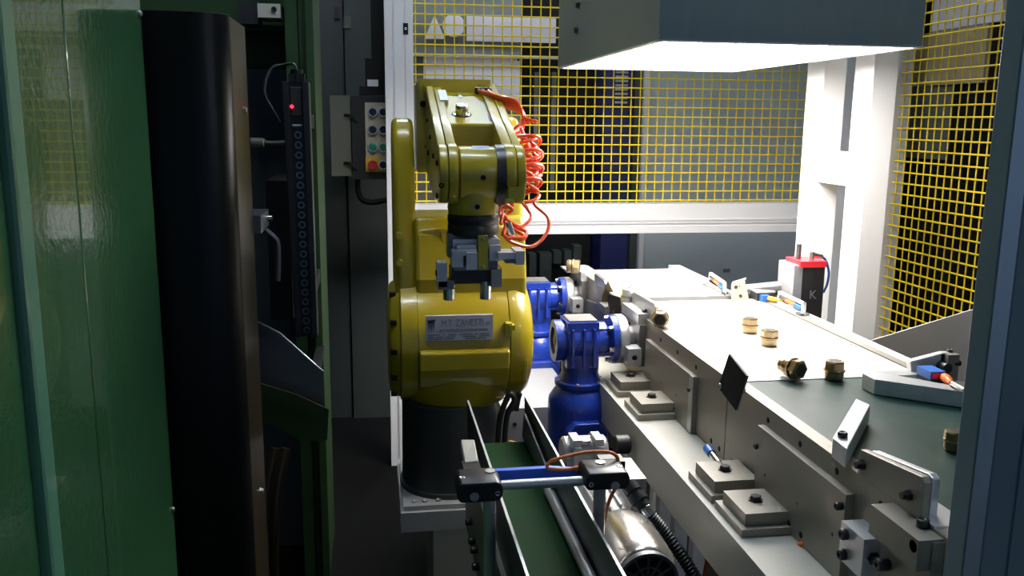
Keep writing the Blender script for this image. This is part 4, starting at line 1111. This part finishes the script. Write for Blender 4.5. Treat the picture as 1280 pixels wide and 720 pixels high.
# black cable loops behind the small conveyor
t = thing('robot_cable', 'pair of dark looped cables rising behind the small conveyor', 'cable', tuple(at(635, 556, Y=2.1)))
for k, off in enumerate((0, 14)):
    pts = [at(x, y, Y=2.12+.02*k) for x, y in ((622+off*.6, 556), (624+off*.6, 530), (627+off*.6, 515), (633+off*.8, 500), (638+off*.8, 492), (643+off*.3, 500), (638+off*.5, 513))]
    MB().tube(spline(pts, 6), .0075, 9).build('cable', 'rubber', t)
MB().tube(spline([at(620, 497, Y=2.14), at(628, 497, Y=2.13), at(634, 500, Y=2.13)]), .002, 6).build('earth_wire', 'yellow_plastic', t)
MB().tube(spline([at(636, 551, Y=2.10), at(642, 552, Y=2.10), at(647, 554, Y=2.10), at(652, 555, Y=2.1)]), .002, 6).build('earth_wire', 'yellow_plastic', t)

# ================================================================== FITTINGS ON THE BELT


def fitting_mesh(t, o, ax, s=1., m='brass'):
    ax = Vector(ax).normalized(); o = Vector(o)
    b = MB()
    b.lathe(o, ax, [(0, .013*s), (0, .0175*s), (.003*s, .019*s), (.014*s, .019*s), (.016*s, .0165*s)], 24)
    b.build('lower_ring', m, t)
    b = MB(); b.lathe(o+ax*.0155*s, ax, [(0, .0205*s), (.003*s, .0215*s), (.005*s, .0205*s)], 24); b.build('collar', m, t)
    b = MB(); b.lathe(o+ax*.020*s, ax, [(0, .0185*s), (.001*s, .0205*s), (.014*s, .0205*s), (.017*s, .018*s), (.017*s, .0125*s)], 6 if s > .9 else 8); b.build('hex_nut', m, t)
    b = MB(); b.lathe(o+ax*.031*s, ax, [(0, .0128*s), (.0062*s, .0128*s)], 20); b.build('bore', 'bore', t)


# upright ones
up = thing('pipe_fitting', 'upright brass pipe fitting, rear of the pair on the white belt', 'fitting', tuple(at(937, 415, Z=1.0)), 'brass pipe fittings')
fitting_mesh(up, up.location, (0, 0, 1), .98)
dup(up, at(961, 431, Z=1.0), 'upright brass pipe fitting, front of the pair on the white belt', (0, 0, .5))
c = at(1042, 473, Z=1.0)
t = thing('pipe_fitting', 'upright brass pipe fitting at the green belt edge beside the guide bar', 'fitting', tuple(c), 'brass pipe fittings')
fitting_mesh(t, c, (0, 0, 1), 1.0, 'brass_dark')
# lying ones
s_ = 1.0; c = at(988, 472, Z=1.0)
t = thing('pipe_fitting', 'brass pipe fitting lying with its open bore facing the viewer', 'fitting', (c.x, c.y, 1.0), 'brass pipe fittings')
ax = Vector((.35, -.94, .0)).normalized()
o = Vector((c.x, c.y, 1.0215))-ax*.012
b = MB(); b.lathe(o-ax*.014, ax, [(0, .011), (.001, .0135), (.015, .0135)], 20); b.build('threaded_end', 'brass_dark', t)
fitting_mesh(t, o, ax, 1.02, 'brass_dark')
c = at(825, 409, Z=1.0)
t = thing('pipe_fitting', 'brass pipe fitting lying at the left edge of the white belt', 'fitting', (c.x, c.y, 1.0), 'brass pipe fittings')
ax = Vector((-.38, -.92, 0)).normalized(); o = Vector((c.x, c.y, 1.0225))-ax*.02
fitting_mesh(t, o, ax, 1.05)
b = MB(); b.lathe(o-ax*.010, ax, [(0, .012), (.001, .0135), (.012, .0135)], 20); b.build('threaded_end', 'brass', t)
c = at(716, 342, Z=1.003)
t = thing('pipe_fitting', 'brass pipe fitting lying on the plate at the far corner', 'fitting', (c.x, c.y, 1.003), 'brass pipe fittings')
ax = Vector((.94, -.35, 0)).normalized(); o = Vector((c.x, c.y, 1.003+.0245))-ax*.02
fitting_mesh(t, o, ax, 1.15)
c = at(1193, 562, Z=1.0)
t = thing('pipe_fitting', 'dark brass pipe fitting on the green belt beside the near post', 'fitting', (c.x, c.y, 1.0), 'brass pipe fittings')
fitting_mesh(t, c, (0, 0, 1), .85, 'brass_dark')

# ================================================================== REFLECTORS, SENSORS, SMALL HARDWARE
# black diamond reflector on the side plate
t = thing('reflector_plate', 'black diamond-shaped plate tilted at the middle conveyor edge', 'plate', (.66, 1.51, .97))
A_ = [at(911, 442, Y=1.515), at(933, 470, Y=1.455), at(919, 513, Y=1.475), at(897, 484, Y=1.535)]
n_ = (A_[1]-A_[0]).cross(A_[3]-A_[0]).normalized(); n_ = n_ if n_.y > 0 else -n_
b = MB(); b.poly([tuple(v) for v in A_], [tuple(v+n_*.004) for v in A_], .0008); b.build('plate', 'reflector', t)
b = MB(); b.poly([tuple(v+n_*.0042) for v in A_], [tuple(v+n_*.006) for v in A_]); b.build('backing', 'alu', t)
ctr = (A_[0]+A_[1]+A_[2]+A_[3])/4
MB().cyl(ctr+n_*.006, (LX+.005, ctr.y+.03, .995), .005, n=10).build('stem', 'steel', t)
p = (A_[3]*.8+ctr*.2); bolt(t, p, -n_, .0055, .004, 'chrome')
# black plate and triangular bracket by the far conveyor
t = thing('reflector_plate', 'black rectangular plate with pointed bracket between far and middle conveyors', 'plate', (.66, 2.42, .92))
A_ = [at(760, 367, Y=2.44), at(775, 372, Y=2.37), at(774, 408, Y=2.37), at(760, 394, Y=2.44)]
n_ = Vector((1, .35, 0)).normalized()
b = MB(); b.poly([tuple(v) for v in A_], [tuple(v+n_*.005) for v in A_], .0008); b.build('plate', 'reflector', t)
A_ = [at(760.5, 351, Y=2.50), at(767, 366, Y=2.50), at(767, 380, Y=2.50), at(753, 380, Y=2.50), at(753, 370, Y=2.50)]
b = MB(); b.poly([tuple(v) for v in A_], [(v.x, v.y+.008, v.z) for v in A_], .001); b.build('bracket', 'bronze', t)
a_ = at(757, 382, Y=2.46); MB().box(a_.x-.01, a_.x+.045, 2.43, 2.50, a_.z-.02, a_.z+.002, .002).build('foot', 'steel', t)
# small silver sensor post
c = at(784, 376, Z=1.012)
t = thing('proximity_sensor', 'small silver cylindrical sensor standing between the conveyors', 'sensor', tuple(c))
MB().cyl(c+Vector((0, 0, -.012)), c+Vector((0, 0, .035)), .016, n=20, bev=.002).build('body', 'alu_milled', t)
MB().cyl(c+Vector((0, 0, .01)), c+Vector((0, 0, .016)), .019, n=6).build('nut', 'steel', t)
MB().tube(spline([c+Vector((0, 0, .034)), c+Vector((.012, .006, .045)), c+Vector((.025, .01, .045))]), .003).build('stub', 'chrome', t)


def slot_bracket(px0, px1, label, Y0, Y1):
    """flat slotted bracket holding an orange tipped sensor"""
    a = at(*px0, Z=1.0); c = at(*px1, Z=1.0)
    t = thing('sensor_bracket', label, 'bracket', (a.x, a.y, 1.0), 'slotted sensor brackets')
    d = (c-a); L = d.length; d.normalize(); ang = math.atan2(d.y, d.x); R_ = Matrix.Rotation(ang, 3, 'Z')
    b = MB(); h0 = .004; hh = .036

    def rb_(u0, u1, z0, z1, w0, w1, bev=.001):
        for_ = MB
        b.box(u0, u1, w0, w1, z0, z1, bev)
    rb_(0, L, 1.0, 1.0+h0+.004, -.004, .004); rb_(0, L, 1.0+hh-.007, 1.0+hh, -.004, .004); rb_(0, .007, 1.0, 1.0+hh, -.004, .004); rb_(L-.012, L, 1.0, 1.0+hh, -.004, .004)
    for v in b.bm.verts: v.co = R_ @ Vector((v.co.x, v.co.y, 0)) + Vector((a.x, a.y, v.co.z))
    b.build('bracket', 'white_frame', t)

    def bar(u0, u1, z, r, nm, mm):
        q0 = a+d*u0; q1 = a+d*u1; MB().cyl((q0.x, q0.y, z), (q1.x, q1.y, z), r, n=12).build(nm, mm, t)
    bar(.012, L*.32, 1.021, .006, 'clip', 'dark_steel'); bar(L*.3, L*.66, 1.019, .0062, 'sensor_tip', 'orange_bright'); bar(L*.66, L-.012, 1.017, .0075, 'sensor_body', 'sensor_blue')
    q = a+d*(L-.012); MB().box(q.x-.012, q.x+.016, q.y-.012, q.y+.012, .985, 1.006, .002).build('foot', 'dark_steel', t)
    return t


slot_bracket((973, 379), (1005, 395), 'slotted white sensor bracket in front of the red-capped actuator', 0, 0)
slot_bracket((887, 354), (906, 368), 'slotted white sensor bracket behind the cream angle plate', 0, 0)
# cream angle plate
t = thing('angle_plate', 'cream angle plate with two bolts beside the far conveyor', 'bracket', tuple(at(917, 374, Z=1.0)))
A_ = [at(914, 356, Y=2.345), at(931, 351, Y=2.30), at(936, 375, Y=2.30), at(914, 375, Y=2.345)]
b = MB(); b.poly([tuple(v) for v in A_], [tuple(v+Vector((.006, .012, 0))) for v in A_], .0015); b.build('plate', 'beige', t)
for u, v in ((920, 359), (926, 358), (926, 370)):
    p = at(u, v, Y=2.318); bolt(t, p, (-.3, -.95, 0), .0055, .004, kind='pan')
b = MB(); A2 = [at(914, 356, Y=2.345), at(931, 351, Y=2.30)]
b.poly([tuple(A2[0]), tuple(A2[1]), tuple(A2[1]+Vector((.02, .035, 0))), tuple(A2[0]+Vector((.02, .035, 0)))], [tuple(v+Vector((0, 0, .003))) for v in (A2[0], A2[1], A2[1]+Vector((.02, .035, 0)), A2[0]+Vector((.02, .035, 0)))]); b.build('flange', 'beige', t)
# flat sensor block with yellow lead
t = thing('block_sensor', 'flat grey and blue sensor block with yellow plug beside white belt', 'sensor', tuple(at(945, 374, Z=1.0)))
a = at(942, 374, Z=1.0)
MB().box(a.x, a.x+.055, a.y-.02, a.y+.03, 1.0, 1.022, .002).build('body', 'reflector', t)
MB().box(a.x-.001, a.x+.056, a.y-.021, a.y+.031, 1.022, 1.026, .001).build('top_plate', 'alu_milled', t)
p = at(952, 374, Z=1.01); MB().box(a.x+.008, a.x+.03, a.y-.04, a.y-.02, 1.001, 1.018, .002).build('connector', 'sensor_blue', t)
q0 = Vector((a.x+.026, a.y-.036, 1.010)); q1 = Vector((a.x+.055, a.y-.075, 1.008))
MB().lathe(q0, q1-q0, [(0, .006), (.012, .007), (.035, .0055), (.048, .005)], 12).build('plug', 'yellow_plastic', t)
MB().cyl(q1, q1+(q1-q0)*.3, .006, n=10).build('collar', 'rubber', t)
# actuator with red caps
AX = 1.215
t = thing('pneumatic_actuator', 'pneumatic actuator block with red end caps at far conveyor side', 'actuator', tuple(at(1008, 400, Y=2.2)))
f_l = at(1004, 340, Y=2.26); f_r = at(1031, 340, Y=2.26); zb_ = at(1015, 398, Y=2.26).z; zt__ = at(1015, 334, Y=2.26).z
MB().box(f_l.x, f_r.x, 2.26, 2.33, zb_, zt__, .004).build('body', 'reflector', t)
l_l = at(985, 340, Y=2.30); zz1 = at(990, 329, Y=2.30).z; zz0 = at(990, 372, Y=2.30).z
MB().box(l_l.x, f_l.x+.002, 2.263, 2.36, zb_, zz1, .003).build('side_block', 'alu_milled', t)
MB().box(f_l.x-.012, f_r.x+.001, 2.255, 2.345, zt__, zt__+.017, .005, 3).build('end_cap', 'red_cap', t, label='red top cap')
MB().box(f_l.x+.002, f_r.x-.004, 2.256, 2.33, zb_-.012, zb_, .005, 3).build('end_cap', 'red_cap', t, label='red bottom cap')
for px, py in ((998, 330), (1012, 332)):
    p = at(px, py, Y=2.27); bolt(t, (p.x, 2.27, zt__+.016), (0, 0, 1), .005, .004, 'red_cap', kind='pan')
a = at(934, 364, Y=2.40); c = at(996, 358, Y=2.33)
b = MB(); b.lathe(a, c-a, [(0, .021), ((c-a).length-.03, .021), ((c-a).length-.018, .026), ((c-a).length, .028)], 24); b.build('cylinder', 'dark_steel', t)
p = at(1006, 320, Y=2.29); MB().cyl((p.x-.014, 2.30, zt__+.012), (p.x-.014, 2.30, zt__+.06), .007, n=12).build('port', 'dark_steel', t)
p = at(1015, 322, Y=2.28); b = MB(); b.cyl((p.x, 2.28, zt__+.015), (p.x, 2.28, zt__+.04), .007, n=12); b.cyl((p.x, 2.28, zt__+.032), (p.x+.03, 2.28, zt__+.026), .007, n=12); b.build('elbow_fitting', 'chrome', t)
pts = [(p.x+.028, 2.28, zt__+.026)]+[tuple(at(x, y, Y=2.28)) for x, y in ((1032, 325), (1036, 340), (1034, 355), (1029, 366))]
MB().tube(spline(pts), .0035).build('air_tube', 'hose_blue', t)
p = at(1014, 370, Y=2.26); put_text(t, 'K', p.x-.004, 2.2595, p.z-.008, .035, 'grey_ink')
# post carrying the actuator
MB().box(l_l.x+.01, f_l.x+.03, 2.29, 2.34, 0, zb_, .003).build('support_post', 'alu', t)
# right sheet-metal chute
t = thing('side_chute', 'sheet-metal side chute rising to the right below the mesh', 'chute', (1.4, 1.95, 0))
A_ = [at(1088, 426, Y=2.10), at(1226, 384, Y=1.95)]
b = MB(); th = Vector((.0, .004, 0))
lo = [Vector((v.x, v.y, .70)) for v in A_]
L1 = A_[0]; L2 = A_[1]
b.poly([tuple(L1), tuple(L2), tuple(lo[1]), tuple(lo[0])], [tuple(v+th) for v in (L1, L2, lo[1], lo[0])]); b.build('back_sheet', 'chute', t)
for i, v in enumerate(lo): MB().box(v.x+.05-.16*i, v.x+.09-.16*i, v.y+.01, v.y+.05, 0, .78, .002).build('leg', 'steel', t)
# right sensor on bracket
Z0 = 1.0
t = thing('block_sensor', 'blue block sensor with orange plug behind the guide bar', 'sensor', tuple(at(1145, 470, Z=1.0)))
A_ = [at(1137, 464, Y=1.52), at(1152, 470, Y=1.49), at(1165, 460, Y=1.535), at(1150, 454, Y=1.57)]
def p2(px, py, Y): return at(px, py, Y=Y)
q0 = p2(1137, 453, 1.57); q1 = p2(1151, 471, 1.53); q2 = p2(1165, 468, 1.55)
b = MB(); b.box(q0.x, q0.x+.032, 1.50, 1.545, q1.z+.003, q0.z, .003); b.build('body', 'sensor_blue', t)
MB().box(q0.x+.003, q0.x+.022, 1.498, 1.501, q1.z+.006, q0.z-.004, .001).build('lens_window', 'red_cap', t)
MB().box(q0.x+.003, q0.x+.034, 1.502, 1.548, 1.0005, q1.z+.003, .002).build('foot', 'black', t)
a = Vector((q0.x+.032, 1.505, q0.z-.012)); c = at(1190, 479, Y=1.40)
MB().lathe(a, c-a, [(0, .006), (.01, .0065), (.012, .0085), ((c-a).length*.6, .008), ((c-a).length*.62, .006), ((c-a).length, .005)], 14).build('plug', 'orange_bright', t)
e = at(1206, 488, Y=1.34); MB().tube(spline([c, (c+e)/2, e]), .004).build('lead', 'alu', t)
t = thing('mounting_bracket', 'grey milled bracket with slot and black knob behind the blue sensor', 'bracket', tuple(at(1180, 470, Y=1.6)))
A_ = [at(1138, 452, Y=1.60), at(1180, 441, Y=1.60), at(1193, 441, Y=1.60), at(1193, 476, Y=1.60), at(1140, 476, Y=1.60)]
b = MB(); b.poly([tuple(v) for v in A_], [(v.x, v.y+.016, v.z) for v in A_], .0015); b.build('plate', 'alu_milled', t)
MB().box(A_[1].x, A_[2].x+.002, 1.585, 1.601, A_[3].z, A_[1].z-.001, .0015).build('rib', 'plate', t)
p = at(1176, 457, Y=1.6); MB().cyl((p.x, 1.575, p.z), (p.x, 1.602, p.z), .011, n=14, bev=.002).build('knob', 'black', t)
p = at(1178, 448, Y=1.6); MB().box(p.x-.003, p.x+.003, 1.597, 1.605, p.z-.006, p.z+.01, .001).build('slot', 'dull_black', t)
p = at(1195, 455, Y=1.585); MB().cyl((p.x-.002, 1.59, p.z), (p.x+.012, 1.59, p.z), .006, n=12).build('screw', 'black', t)
p = at(1190, 440, Y=1.6); bolt(t, (p.x, 1.607, A_[1].z), (0, 0, 1), .006, .006)
MB().box(A_[0].x+.01, A_[2].x, 1.60, 1.616, .93, A_[3].z+.002, .001).build('stem', 'alu', t)
# blue-tipped sensor under the side plate
a = at(880, 556, Y=1.66); c = at(902, 584, Y=1.55)
t = thing('proximity_sensor', 'blue-tipped sensor under the side plate next to the beam', 'sensor', tuple(at(892, 575, Y=1.6)))
X_ = .645
q0 = at(884, 560, X=X_); q1 = at(904, 586, X=X_)
MB().cyl(q0, q0+(q1-q0)*.3, .009, n=12).build('tip', 'sensor_blue', t)
MB().cyl(q0+(q1-q0)*.3, q0+(q1-q0)*.75, .007, n=12).build('body', 'chrome', t)
MB().cyl(q0+(q1-q0)*.75, q1, .006, n=12).build('lead', 'rubber', t)
# orange cable under near conveyor
pts = [at(988, 692, X=.70)-Vector((0, 0, .04)), at(990, 690, X=.683), at(996, 683, X=.676), at(1003, 680, X=.676), at(1010, 686, X=.69), at(1018, 700, X=.70)]
tag(MB().tube(spline(pts), .004).build('sensor_cable', 'orange_bright'), 'orange cable under the near conveyor side plate', 'cable')
pts = [at(x, y, Y=1.6) for x, y in ((905, 725), (893, 712), (885, 700), (880, 720), (876, 735))]
tag(MB().tube(spline(pts), .004).build('sensor_cable', 'red_hose'), 'red cable hanging below the painted beam', 'cable')
